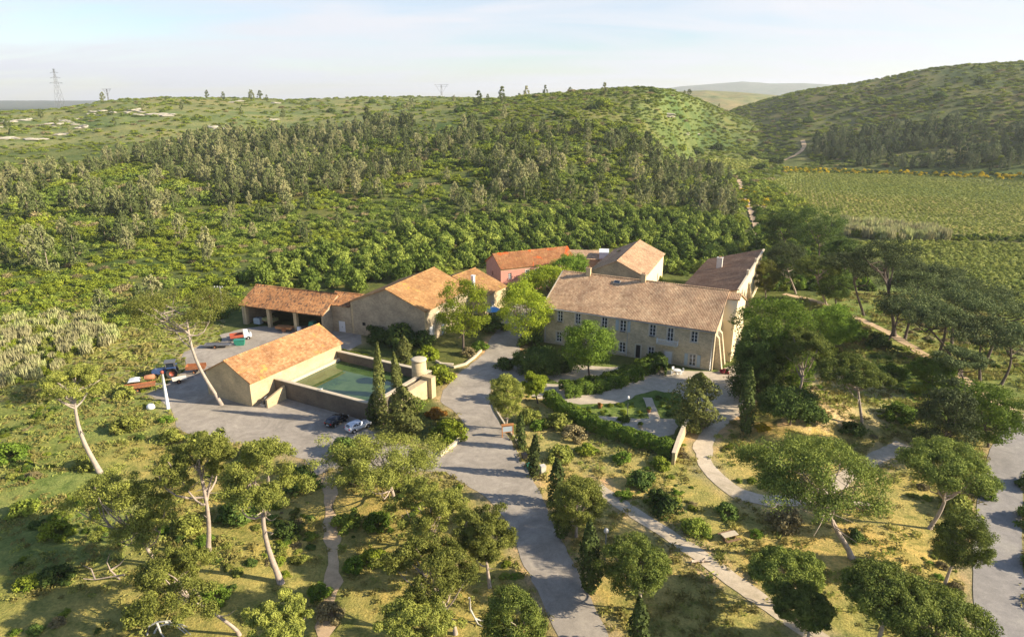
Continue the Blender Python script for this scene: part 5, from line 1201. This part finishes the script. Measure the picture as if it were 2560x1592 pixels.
strip('broom_patch', [(1870,455),(1905,460),(1975,500),(1990,520),(1900,535),(1862,520),(1845,480)], 3.6, [BM['broom'][2], BM['olive'][1], BM['green'][0], BM['olive'][2]], 1.9, .9, 'yellow broom bushes beside the valley track', 'broom', 35, (280, 600), 300)
strip('field_corner_brush', [(1890,520),(2000,560),(2130,620),(2150,690),(2200,750),(2110,765),(2000,735),(1890,728),(1895,640)], 2.6, [BM['dark'][1], BM['olive'][0], BM['green'][1]], 2.0, 1.1, 'mixed brush at the corner of the vineyards', 'brush', 36, (180, 380), 300)
# grass tufts and weeds near the camera
GM = []
for s in range(3):
    rg = np.random.default_rng(80+s); n = 26; P = np.stack([rg.normal(size=n)*.28, rg.normal(size=n)*.28, rg.uniform(.05, .3, n)], 1); Nn = rg.normal(size=(n, 3)); Nn[:, 2] *= .25; Nn /= np.linalg.norm(Nn, axis=1)[:, None]
    V, Q = rhombs(P, Nn, rg.uniform(.14, .26, n), .3, rg); GM.append(quad_mesh('grass_tuft', V, Q, [MT['grass']]))
X, Y, rg = jgrid(-85, 85, 40, 130, .95, 41); Z = height(X, Y); px, py, dep = project(X, Y, Z)
k = (py > 1000) & (px > -100) & (px < 2660) & (rg.random(X.size) < np.clip(fbm(X, Y, 5, 66)*2.2-.75, .03, .8))
for l_, w_ in FLAT_LINES: k &= seg_dist(X, Y, l_, False) > w_/2-.55
for p_ in (ROAD_PX, YARD_PX): k &= ~in_poly(px, py, p_)
k &= ~in_poly(X, Y, [tuple(at_z(*p)[:2]) for p in GARDEN_PX])
X, Y, Z = X[k], Y[k], Z[k]; n = X.size; S = rg.uniform(.6, 1.7, n); scatter('grass', np.stack([X, Y, Z-.03], 1), rg.uniform(0, 6.28, n), np.stack([S, S, S*rg.uniform(.5, 1.1, n)], 1), rg.integers(0, 3, n), GM, 'dry grass and weeds over the slopes', 'grass'); print('grass', n)
X, Y, rg = jgrid(-125, 130, 85, 200, 1.7, 43); Z = height(X, Y); px, py, dep = project(X, Y, Z)
k = (py > 735) & (py < 1010) & (((px > 1900) & (px < 2700)) | ((px < 560) & (px > -100))) & (rg.random(X.size) < np.clip(fbm(X, Y, 7, 67)*2.4-.6, .1, .95))
for l_, w_ in FLAT_LINES: k &= seg_dist(X, Y, l_, False) > w_/2-.3
for p_ in FLAT_WORLD: k &= ~in_poly(X, Y, p_)
X, Y, Z = X[k], Y[k], Z[k]; n = X.size; S = rg.uniform(1.3, 3.2, n); scatter('tall_grass', np.stack([X, Y, Z-.03], 1), rg.uniform(0, 6.28, n), np.stack([S, S, S*rg.uniform(.4, .9, n)], 1), rg.integers(0, 3, n), GM, 'tall rough grass on the open ground beside the farm', 'grass'); print('tall', n)
# undergrowth: low patchy ground cover between the trees
X, Y, rg = jgrid(-95, 95, 40, 150, 1.25, 51); Z = height(X, Y); px, py, dep = project(X, Y, Z)
lft = px < 1330
nz = fbm(X, Y, 7, 166, 3)
k = (py > 960) & (px > -100) & (px < 2660) & (rg.random(X.size) < np.clip((nz-np.where(lft, .555, .60))*5, 0, .7))
for l_, w_ in FLAT_LINES: k &= seg_dist(X, Y, l_, False) > w_/2+.7
for p_ in FLAT_WORLD: k &= ~in_poly(X, Y, p_) & (seg_dist(X, Y, p_) > .6)
X, Y, Z = X[k], Y[k], Z[k]; n = X.size; S = rg.uniform(.35, 1.15, n)**1.3; UG = [BM['olive'][0], BM['green'][1], BM['dark'][2], BM['gold'][0], BM['dry'][1]]
scatter('undergrowth', np.stack([X, Y, Z-.05], 1), rg.uniform(0, 6.28, n), np.stack([S, S, S*rg.uniform(.5, .9, n)], 1), rg.choice(5, n, p=[.3,.12,.2,.28,.1]), UG, 'low patchy undergrowth between the trees', 'undergrowth'); print('under', n)
LG = [(-60,850),(220,800),(560,800),(560,870),(430,960),(430,1010),(-60,1010)]
strip('rough_grass', LG, 1.15, [BM['olive'][1], BM['gold'][2], BM['cane'][0], BM['dry'][0]], .6, .4, 'rough green weeds on the open strip left of the yard', 'weeds', 61, (100, 200), 130)
strip('garden_plants', [(1400,1010),(1540,1012),(1600,1000),(1605,1045),(1480,1040)], 1.5, [BM['green'][0], BM['yellow'][1], BM['olive'][2]], .6, .8, 'low flower beds on the garden terrace', 'flower bed', 62, (85, 130), 60)
strip('verge_brush', [(1950,745),(2100,780),(2300,870),(2450,960),(2600,1030),(2600,1090),(2400,1010),(2200,900),(2050,840),(1990,800)], 2.4, [BM['olive'][0], BM['green'][1], BM['dark'][0], BM['dry'][2]], 1.1, .7, 'mixed low brush along the vineyard track', 'brush', 64, (85, 200), 140)
strip('field_edge_brush', [(2160,750),(2600,830),(2600,960),(2420,900),(2250,830)], 2.6, [BM['olive'][0], BM['dry'][1], BM['green'][0], BM['cane'][2]], 1.1, .6, 'rough brush between the pine row and the lower vineyard', 'brush', 65, (110, 220), 180)
strip('terrace_plants', [(1640,990),(1720,1000),(1760,1040),(1700,1048),(1655,1045)], 1.5, [BM['green'][0], BM['dark'][1], BM['olive'][2]], .7, .8, 'shaded low planting on the garden terrace by the bushy conifer', 'planting', 63, (85, 130), 60)
# limestone outcrops on the left hill
RM = []
for s in range(4):
    rg = np.random.default_rng(90+s); me = bpy.data.meshes.new('limestone_outcrop'); bm = bmesh.new(); bmesh.ops.create_icosphere(bm, subdivisions=2, radius=1.0)
    for v in bm.verts: v.co *= 1+rg.uniform(-.25, .2); v.co.z = max(v.co.z, -.3)*.38
    bm.to_mesh(me); bm.free(); me.materials.append(None); RM.append(me)
MT['rock'] = plain('pale_limestone', (.42,.38,.29), .9, var=.15, scale=1.2, bump=.4)
for me in RM: me.materials[0] = MT['rock']
rg = np.random.default_rng(5)
rocks = [(150,302),(168,310),(118,318),(180,300),(205,318),(60,300),(20,303),(30,345),(90,350),(335,275),(350,288),(392,286),(420,290),(180,338),(240,280),(540,318),(570,322),(8,322),(130,312),(345,280),(405,288),(25,347),(1725,335),(1690,290),(600,255),(680,260),(700,302),(232,287),(300,284)]
for x_, y_ in rocks:
    for q in range(3):
        p = hit(x_+rg.uniform(-22, 22), y_+rg.uniform(-3, 3)); sc_ = rg.uniform(2.0, 5.0)
        o = link('limestone_outcrop', RM[int(rg.integers(4))]); o.location = (p[0], p[1], p[2]); o.rotation_euler = (0, 0, rg.uniform(0, 6.28)); o.scale = (sc_*1.5, sc_, sc_*.7)
        tag(o, 'pale limestone outcrop breaking through the grass of the hills', 'rock', 'limestone outcrops on the hills')

# ================================================================== VEHICLES AND SMALL THINGS
def car(name, label, x, y, ang, paint, seed=0):
    root = thing(name, label, 'car', (x, y, .04), R_(ang))
    # body of cross-sections along x (nose at +x): (x, half width, sill z, belt z, roof z, roof half width)
    Ls = [(-2.1,.62,.45,.78,.80,.55),(-2.02,.78,.32,.92,1.0,.62),(-1.75,.84,.28,.98,1.34,.60),(-1.2,.86,.26,.98,1.46,.60),(-.3,.87,.26,.97,1.50,.60),(.35,.87,.26,.96,1.44,.60),(.9,.86,.26,.95,1.16,.62),(1.15,.85,.27,.93,.97,.66),(1.7,.80,.30,.84,.87,.62),(2.05,.66,.36,.66,.70,.52),(2.12,.5,.42,.56,.58,.4)]
    m = MB(); g = MB(); V = []; n = 10
    for (a, w, z0, zb, zr, wr) in Ls:
        ring = [(a,-w*.92,z0),(a,-w,(z0+zb)/2),(a,-w*.97,zb),(a,-wr,zr-.04),(a,-wr*.8,zr),(a,wr*.8,zr),(a,wr,zr-.04),(a,w*.97,zb),(a,w,(z0+zb)/2),(a,w*.92,z0)]
        V += ring
    Fc = []; Gf = []
    for i in range(len(Ls)-1):
        for k in range(n):
            f = (i*n+k, (i+1)*n+k, (i+1)*n+(k+1) % n, i*n+(k+1) % n)
            side = k in (2, 6) and 2 <= i <= 5; scr = k == 4 and i in (1, 5, 6) 
            (Gf if scr else Fc).append(f)
    Fc += [tuple(range(n)), tuple(range((len(Ls)-1)*n, len(Ls)*n))[::-1]]
    m.add(V, Fc, 0, True); body = m.build('body', paint, root)
    g.add(V, Gf, 0, True)
    g.build('windscreen', MT['glass'], root)
    for sg in (-1, 1):  # side windows set proud of the body side
        w_ = MB()
        def P(a, t):
            for i in range(len(Ls)-1):
                if Ls[i][0] <= a <= Ls[i+1][0]:
                    f = (a-Ls[i][0])/(Ls[i+1][0]-Ls[i][0]); q = [Ls[i][j]*(1-f)+Ls[i+1][j]*f for j in range(6)]; break
            zb, zt, wb, wt = q[3], q[4]-.04, q[1]*.97, q[5]; return (a, sg*(wb*(1-t)+wt*t+.006), zb*(1-t)+zt*t)
        for a0, a1 in ((-1.6,-.85),(-.78,.0),(.07,.75)):
            f = [P(a0, .12), P(a1, .12), P(a1, .88), P(a0, .88)]; w_.face(f if sg < 0 else f[::-1])
        w_.build('side_window', MT['glass'], root)
        for wx in (-1.3, 1.3):
            t = MB(); t.tube([(wx, sg*.70, .32), (wx, sg*.885, .32)], .32, 18); ty = t.build('wheel', MT['tyre'], root)
            t = MB(); t.tube([(wx, sg*.86, .32), (wx, sg*.895, .32)], .2, 12); t.build('rim', MT['metal'], ty)
            a = MB(); a.tube([(wx, sg*.80, .33), (wx, sg*.872, .33)], .39, 18); a.build('wheel_arch', MT['black'], body)
        h = MB(); h.box(1.86, 2.06, sg*.58-.14, sg*.58+.14, .60, .72); h.build('headlight', MT['lamp_clear'], root)
        h = MB(); h.box(-2.12, -2.0, sg*.64-.12, sg*.64+.12, .74, .92); h.build('tail_light', MT['lamp_red'], root)
        h = MB(); h.box(.62, .78, sg*.93-.09, sg*.93+.09, .95, 1.07); h.build('mirror', paint, root)
    h = MB(); h.box(-2.16, -2.08, -.26, .26, .52, .63); h.build('number_plate', MT['white'], root)
    return root
p = at_z(843, 1058); car('parked_car', 'black hatchback parked nose-in to the basin wall, left of the pale car', p[0], p[1], 60, MT['car_black'])
p = at_z(896, 1072); car('parked_car', 'silver-white car parked beside the black hatchback', p[0], p[1], 46, MT['car_silver'])

def wheel(root, x, y, r, w, mat='tyre', rim='red_paint'):
    t = MB(); t.tube([(x, y-w/2, r), (x, y+w/2, r)], r, 18); o = t.build('wheel', MT[mat], root)
    t = MB(); t.tube([(x, y-w/2-.02, r), (x, y+w/2+.02, r)], r*.5, 12); t.build('rim', MT[rim], o)
def tractor(label, px, py, ang, paint, s=1.0):
    p = at_z(px, py); root = thing('tractor', label, 'tractor', (p[0], p[1], .03), R_(ang)); root.scale = (s, s, s)
    m = MB(); m.prism([(-.2,.7),(1.9,.7),(1.95,1.25),(1.6,1.45),(-.2,1.5)], -.36, .36); m.build('bonnet', MT[paint], root)
    m = MB(); m.box(-1.3, .0, -.55, .55, .6, 1.2); m.build('chassis', MT[paint], root)
    m = MB()
    for x in (-1.25, -.1):
        for y in (-.55, .55): m.box(x-.04, x+.04, y-.04, y+.04, 1.2, 2.35)
    m.box(-1.45, .1, -.72, .72, 2.35, 2.48); m.build('cab', MT['iron'], root)
    m = MB(); m.box(-1.2, -.14, -.5, .5, 1.25, 2.3); m.build('cab_glass', MT['glass'], root)
    for y in (-.78, .78): wheel(root, -.85, y, .78, .4); wheel(root, 1.4, y*.85, .45, .25); q = MB(); q.box(-1.5, -.2, y-.22, y+.22, 1.6, 1.68); q.build('mudguard', MT[paint], root)
    m = MB(); m.tube([(1.3, .3, 1.4), (1.3, .3, 2.1)], .05, 8); m.build('exhaust', MT['iron'], root)
    return root
tractor('blue tractor parked at the edge of the grass beyond the basin shed', 418, 942, 200, 'blue', 1.25)
def trailer(name, label, px, py, ang, L_, W, z, mat, side=.5, rim='rustmetal'):
    p = at_z(px, py); root = thing(name, label, 'trailer', (p[0], p[1], .03), R_(ang))
    m = MB(); m.box(-L_/2, L_/2, -W/2, W/2, z, z+.12); m.build('bed', MT[mat], root)
    m = MB(); m.box(-L_/2, L_/2, -W/2-.05, -W/2, z+.05, z+side); m.box(-L_/2, L_/2, W/2, W/2+.05, z+.05, z+side); m.box(-L_/2-.05, -L_/2, -W/2, W/2, z+.05, z+side); m.build('side_boards', MT[mat], root)
    m = MB(); m.tube([(L_/2, -.4, z), (L_/2+1.3, 0, z-.15)], .05, 5); m.tube([(L_/2, .4, z), (L_/2+1.3, 0, z-.15)], .05, 5); m.build('drawbar', MT['iron'], root)
    for y in (-1, 1): wheel(root, -.2, y*(W/2+.16), .4, .2, 'tyre', rim)
    return root
trailer('farm_trailer', 'rusty orange trailer behind the leaning pine trunk', 492, 930, 12, 3.4, 1.7, .8, 'rustmetal', .7)
trailer('farm_trailer', 'pale empty trailer frame in front of the blue tractor', 450, 955, 30, 2.4, 1.4, .6, 'concrete', .25)
trailer('flat_trailer', 'long flat trailer with an orange end left of the white telephone pole', 350, 975, 24, 5.2, 1.8, .7, 'rustmetal', .35)
p = at_z(338, 965); t = thing('white_tarpaulin', 'white sheet lying over the flat trailer', 'tarpaulin', (p[0], p[1], 1.12), R_(20))
m = MB(); m.prism([(-1.0,0),(1.0,0),(.8,.28),(.1,.38),(-.8,.22)], -.8, .8); m.build('sheet', MT['white'], t)
p = at_z(378, 962); t = thing('orange_tank', 'orange tank on the end of the flat trailer', 'tank', (p[0], p[1], 1.1), R_(24))
m = MB(); m.tube([(-.9,0,.45),(-.7,0,.45),(.7,0,.45),(.9,0,.45)], [.3,.5,.5,.3], 14); m.build('tank_body', MT['terracotta'], t)
p = at_z(303, 985); t = thing('loose_sheet', 'pale sheet of metal on the grass left of the flat trailer', 'sheet', (p[0], p[1], .1), R_(30)); m = MB(); m.prism([(-1.3,0),(1.3,.1),(1.3,.16),(-1.3,.05)], -.6, .6); m.build('plate', MT['metal'], t)
p = at_z(378, 1022); t = thing('white_sack', 'white builder sack on the grass below the flat trailer', 'sack', (p[0], p[1], .05), 0); m = MB(); m.lathe([(.55,0),(.72,.2),(.66,.6),(.4,.85),(.2,.82)], 12); m.build('sack_body', MT['white'], t)
p = at_z(600, 862); t = thing('green_crate', 'green bin in front of the red and white van at the yard edge', 'bin', (p[0], p[1], .04), R_(10)); m = MB(); m.prism([(-.9,0),(.9,0),(1.1,1.1),(-1.1,1.1)], -.6, .6); m.build('bin_body', MT['green_paint'], t); m = MB(); m.box(-1.15, 1.15, -.66, .66, 1.1, 1.2); m.build('lid', MT['green_paint'], t)
p = at_z(603, 848); t = thing('small_truck', 'small truck with a white cab and a red load bed behind the green bin', 'truck', (p[0], p[1], .04), R_(25))
m = MB(); m.prism([(.6,.5),(2.2,.5),(2.25,1.1),(1.8,1.2),(1.5,1.9),(.6,1.95)], -.85, .85); cb = m.build('cab', MT['white'], t); m = MB(); m.prism([(1.84,1.24),(1.58,1.82),(1.63,1.86),(1.9,1.28)], -.72, .72); m.build('windscreen', MT['glass'], cb)
m = MB(); m.box(-2.2, .5, -.9, .9, .7, .85); m.box(-2.2, .5, -.95, -.9, .7, 1.3); m.box(-2.2, .5, .9, .95, .7, 1.3); m.box(-2.25, -2.2, -.9, .9, .7, 1.3); m.build('load_bed', MT['red_paint'], t)
for x in (-1.4, 1.5):
    for y in (-.85, .85): wheel(t, x, y, .36, .22, 'tyre', 'metal')
trailer('low_trailer', 'long low grey trailer left of the small truck', 545, 868, 4, 5.2, 1.7, .5, 'iron', .3)

# telephone poles
def pole(label, bx, by, tx, ty, mat='concrete', arm=True, cap=None):
    b = at_z(bx, by); d = ray(tx, ty); t_ = b[1]/d[1]; top = np.array([d[0]*t_, b[1], CH+d[2]*t_])-b
    root = thing('telephone_pole', label, 'pole', (b[0], b[1], b[2]))
    m = MB(); m.tube([(0, 0, -.3), (top[0]*.5, 0, top[2]*.5), (top[0], 0, top[2])], [.30, .25, .19], 10); m.build('shaft', MT[mat], root)
    if arm:
        a = MB(); z = top[2]-.25; a.box(top[0]-1.4, top[0]+.8, -.06, .06, z-.08, z+.05); a.build('cross_arm', MT['iron'], root)
        for k in (-1.3, -.6, .6): i = MB(); i.lathe([(.07,0),(.09,.1),(.05,.2),(.08,.28)], 8, 0, (top[0]+k, 0, z+.05)); i.build('insulator', MT['white'], root)
    if cap: a = MB(); a.lathe([(.26,0),(.26,.4),(.1,.5)], 10, 0, (top[0], 0, top[2]-.1)); a.build('cap', MT[cap], root)
    return root, (b+top)
_, tp1 = pole('pale concrete telephone pole with cross-arm left of the cart shed', 558, 780, 549, 716)
_, tp2 = pole('white telephone pole with a red cap at the left end of the car park', 421, 1022, 405, 932, 'white', False, 'red_paint')
t = thing('timber_frame', 'leaning wooden strut and rails beside the concrete telephone pole', 'frame', tuple(at_z(530, 775)), R_(10))
for dx0 in (-1.6, -.4): m = MB(); m.tube([(dx0, 0, 0), (dx0+.25, 0, 3.6)], .12, 6); m.build('post', MT['orange_wood'], t)
m = MB(); m.tube([(-2.2,0,2.7),(-1.3,0,3.5),(1.6,0,4.3)], .09, 6); m.build('rail', MT['deadwood'], t)
# pylons on the skyline
def pylon(label, px, pyb, pyt, dist, style):
    u = (px-1280)/FP; d = ray(px, pyb); k = dist/math.hypot(d[0], d[1]); x, y = d[0]*k, d[1]*k; zb = float(height(x, y)); v = (pyt-796)/FP; dt = ray(px, pyt); zt = CH+dt[2]*(y/dt[1]); H = zt-zb
    root = thing('electricity_pylon', label, 'pylon', (x, y, zb)); w = H*.09; m = MB(); r = .11*dist/1000
    lv = [0, .25, .45, .62, .76, .88, 1.0] if style == 'lattice' else [0, .35, .7, 1.0]
    def hw(t): return w*(1-.86*min(t/.9, 1)) if style == 'lattice' else w*(.5-.2*t)
    for a, b2 in ((-1,-1),(1,-1),(1,1),(-1,1)): m.tube([(a*hw(t_), b2*hw(t_), t_*H) for t_ in lv], r, 4)
    for i in range(len(lv)-1):
        z0, z1, w0, w1 = lv[i]*H, lv[i+1]*H, hw(lv[i]), hw(lv[i+1])
        for s in ((-1,-1,1,-1),(1,-1,1,1),(1,1,-1,1),(-1,1,-1,-1)): m.tube([(s[0]*w0, s[1]*w0, z0), (s[2]*w1, s[3]*w1, z1)], r*.6, 3); m.tube([(s[2]*w0, s[3]*w0, z0), (s[0]*w1, s[1]*w1, z1)], r*.6, 3)
    m.build('lattice_mast', MT['iron'], root); a = MB()
    if style == 'lattice':
        for t_, q in ((.66, .17), (.78, .13), (.90, .10)): a.tube([(-H*q, 0, H*t_), (0, 0, H*(t_+.035)), (H*q, 0, H*t_)], r, 4); a.tube([(-H*q, 0, H*t_), (H*q, 0, H*t_)], r, 4)
    else:
        for s in (-1, 1): a.tube([(0, 0, H*.45), (s*H*.28, 0, H*.92), (s*H*.36, 0, H)], r*1.2, 4)
        a.tube([(-H*.42, 0, H), (H*.42, 0, H)], r*1.3, 4); a.tube([(-H*.36, 0, H*.9), (H*.36, 0, H*.9)], r, 4)
    a.build('cross_arm', MT['iron'], root)
pylon('tallest lattice pylon on the far left skyline', 151, 262, 172, 1150, 'lattice')
pylon('V-topped pylon on the left skyline, right of the tallest one', 273, 262, 223, 960, 'v')
pylon('small V-topped pylon on the middle skyline', 1104, 240, 212, 1250, 'v')
# garden things
p = at_z(1568, 1040); t = thing('lamp_post', 'slim dark lamp post with a pale head on the garden terrace', 'lamp post', tuple(p), 0)
m = MB(); m.lathe([(.16,0),(.12,.25),(.05,.35),(.045,3.1)], 10); m.build('post', MT['black'], t); m = MB(); m.lathe([(.1,3.1),(.2,3.2),(.22,3.45),(.12,3.65),(.03,3.7)], 12); m.build('lamp_head', MT['lamp_clear'], t)
p = at_z(1512, 1400); t = thing('lamp_post', 'lamp post with a white globe half hidden behind the broad cypress', 'lamp post', tuple(p), 0)
m = MB(); m.lathe([(.14,0),(.07,.3),(.06,3.6)], 10); m.build('post', MT['iron'], t); m = MB(); m.lathe([(.08,3.6),(.24,3.72),(.3,3.95),(.2,4.2),(.05,4.26)], 14); m.build('lamp_head', MT['concrete'], t)
p = at_z(1269, 1092); t = thing('notice_board', 'orange-brown framed notice board on two posts beside the drive', 'notice board', tuple(p), R_(14))
for s in (-1, 1): m = MB(); m.box(s*.85-.07, s*.85+.07, -.07, .07, -.1, 2.1); m.build('post', MT['orange_wood'], t)
m = MB(); m.box(-.78, .78, -.04, .04, .95, 1.85); m.build('panel', MT['shutter'], t); m = MB(); m.box(-1.0, 1.0, -.25, .25, 2.1, 2.2); m.box(-.78, .78, -.06, .06, 1.85, 1.97); m.box(-.78, .78, -.06, .06, .83, .95); m.build('frame', MT['orange_wood'], t)
def bin_(label, px, py, mat, s=1.0):
    p = at_z(px, py); t = thing('waste_bin', label, 'bin', tuple(p), R_(20)); m = MB(); m.prism([(-.32*s,.05),(.32*s,.05),(.38*s,1.0*s),(-.38*s,1.0*s)], -.33*s, .33*s); m.build('bin_body', MT[mat], t); m = MB(); m.prism([(-.42*s,1.0*s),(.42*s,1.0*s),(.36*s,1.12*s),(-.36*s,1.08*s)], -.4*s, .4*s); m.build('lid', MT[mat], t)
bin_('black bin alone on the drive, left of the upper cypress', 1311, 1150, 'black'); bin_('dark green bin on the drive just below the black one', 1322, 1172, 'green_paint', .8); bin_('white bin behind the upper cypress', 1357, 1180, 'concrete', 1.0)
p = at_z(1824, 1352)
def picnic(label, px, py, ang):
    p = hit(px, py); t = thing('picnic_table', label, 'picnic table', tuple(p), R_(ang)); m = MB(); m.box(-1, 1, -.42, .42, .72, .79); m.build('tabletop', MT['coping'], t)
    for s in (-1, 1): m = MB(); m.box(-1, 1, s*.85-.14, s*.85+.14, .42, .48); m.build('bench', MT['wood'], t); m = MB(); m.box(s*.7-.05, s*.7+.05, -.8, .8, .36, .42); m.box(s*.7-.05, s*.7+.05, -.25, .25, 0, .72); m.build('leg', MT['wood'], t)
picnic('wooden picnic table with a pale top on the dry slope beside the footpath', 1822, 1350, 20); picnic('wooden picnic table in the shade of the big umbrella pine', 2150, 1275, -10)
def chair(label, x, y, ang, g):
    t = thing('garden_chair', label, 'chair', (x, y, .03), R_(ang), g); m = MB(); m.box(-.25, .25, -.25, .25, .42, .46); m.build('seat', MT['white'], t); m = MB(); m.box(-.25, .25, .22, .26, .46, .95); m.build('backrest', MT['white'], t)
    for a in (-1, 1):
        for b2 in (-1, 1): m = MB(); m.box(a*.22-.025, a*.22+.025, b2*.22-.025, b2*.22+.025, 0, .42); m.build('leg', MT['white'], t)
p = at_z(1692, 934); t = thing('garden_table', 'round white garden table in front of the white door of the farmhouse', 'table', (p[0], p[1], .03)); m = MB(); m.lathe([(.75,.72),(.77,.76),(.7,.78)], 18); m.build('tabletop', MT['white'], t); m = MB(); m.lathe([(.3,0),(.06,.08),(.06,.72)], 10); m.build('leg', MT['white'], t)
for a in (20, 110, 200, 290): chair('white garden chair at the round table by the farmhouse door', p[0]+1.15*math.cos(R_(a)), p[1]+1.15*math.sin(R_(a)), a-90, 'chairs round the garden table')
p = at_z(1212, 815); t = thing('parasol', 'blue parasol over the terrace beside the small chimney house', 'parasol', (*at_z(1232, 800)[:2], .04)); m = MB(); m.lathe([(.05,0),(.04,3.0)], 8); m.build('pole', MT['white'], t); m = MB(); m.lathe([(2.0,2.5),(1.2,2.95),(.06,3.3)], 8, 0, (0,0,0), False); m.build('canopy', MT['blue_cloth'], t)
for i, (px_, py_, mt, lab) in enumerate(((1500,1020,'terracotta','terracotta pot with flowers on the garden terrace'),(1600,1068,'coping','pale stone planter at the edge of the garden terrace'),(1622,1030,'terracotta','terracotta pot near the bushy conifer on the terrace'))):
    p = at_z(px_, py_); t = thing('plant_pot', lab, 'plant pot', (p[0], p[1], .03)); m = MB(); m.lathe([(.25,0),(.42,.55),(.46,.62),(.36,.6)], 12); m.build('pot', MT[mt], t)
    o = link('plant', BM['green' if i else 'rust'][i], t, (0, 0, .5)); o.scale = (.6, .6, .6)
# dead wood: arching stems at the bottom
def dead(label, px, py, segs, name='dead_branch', mat='deadwood', r=.12):
    b = hit(px, py); root = thing(name, label, 'branch', tuple(b)); m = MB()
    for s in segs: m.tube(s, [r*(1-.7*i/(len(s)-1)) for i in range(len(s))], 6)
    m.build('stems', MT[mat], root)
dead('pale arching dead branches at the bottom edge left of centre', 420, 1592, [[(-2.0,0,0),(-1.6,0,1.0),(-.8,0,1.5),(.4,.1,1.55),(1.3,0,1.2),(2.4,-.2,.2)],[(-1.4,.2,0),(-.9,.2,.8),(0,.2,1.1),(.9,.2,.9),(1.8,0,.1)],[(0,0,1.5),(.8,.5,1.0),(1.6,.8,.2)],[(-.8,0,1.4),(-.3,-.5,.7),(.4,-.9,0)]])
dead('pale looping dead stem beside the dark cedar at the bottom edge', 1205, 1555, [[(-1.2,0,3.0),(-1.15,0,1.6),(-.7,0,.5),(0,0,.15),(.7,0,.5),(1.05,0,1.5),(1.3,.2,2.6)],[(-.7,0,.5),(-.4,-.4,.2),(.2,-.7,.0)]])
dead('fallen dead tree with splayed bare branches in the lower left', 300, 1450, [[(0,0,0),(-.8,0,1.2),(-1.0,0,2.2),(-.6,.2,3.2)],[(.6,0,.6),(-.8,-.2,.5),(-2.4,-.4,.3),(-3.6,-.5,.5)],[(-.8,0,1.2),(.4,0,2.0),(1.2,.1,2.9)],[(-2.4,-.4,.3),(-3.0,.2,1.2),(-3.9,.3,1.6)]], 'dead_tree', 'bark', r=.10)
dead('grey fallen log in the dry grass below the footpath', 1752, 1412, [[(-1.1,0,.18),(0,.05,.2),(1.1,0,.15)],[(.1,0,.2),(.4,.1,.6)]], 'fallen_log', 'bark', .18)

# ================================================================== HAZE
mh = bpy.data.materials.new('haze'); mh.use_nodes = True; N = mh.node_tree.nodes; L = mh.node_tree.links
N.remove(N['Principled BSDF']); pv = N.new('ShaderNodeVolumePrincipled'); pv.inputs['Color'].default_value = (.93,.97,1.0,1); pv.inputs['Density'].default_value = HAZE_D; pv.inputs['Anisotropy'].default_value = .2
L.new(pv.outputs[0], N['Material Output'].inputs['Volume'])
hz = MB(); hz.box(-12800, 12800, -12800, 12800, -6, 275); o = hz.build('haze', mh); tag(o, kind='stuff', label='thin blue haze of the distant air', cat='haze')
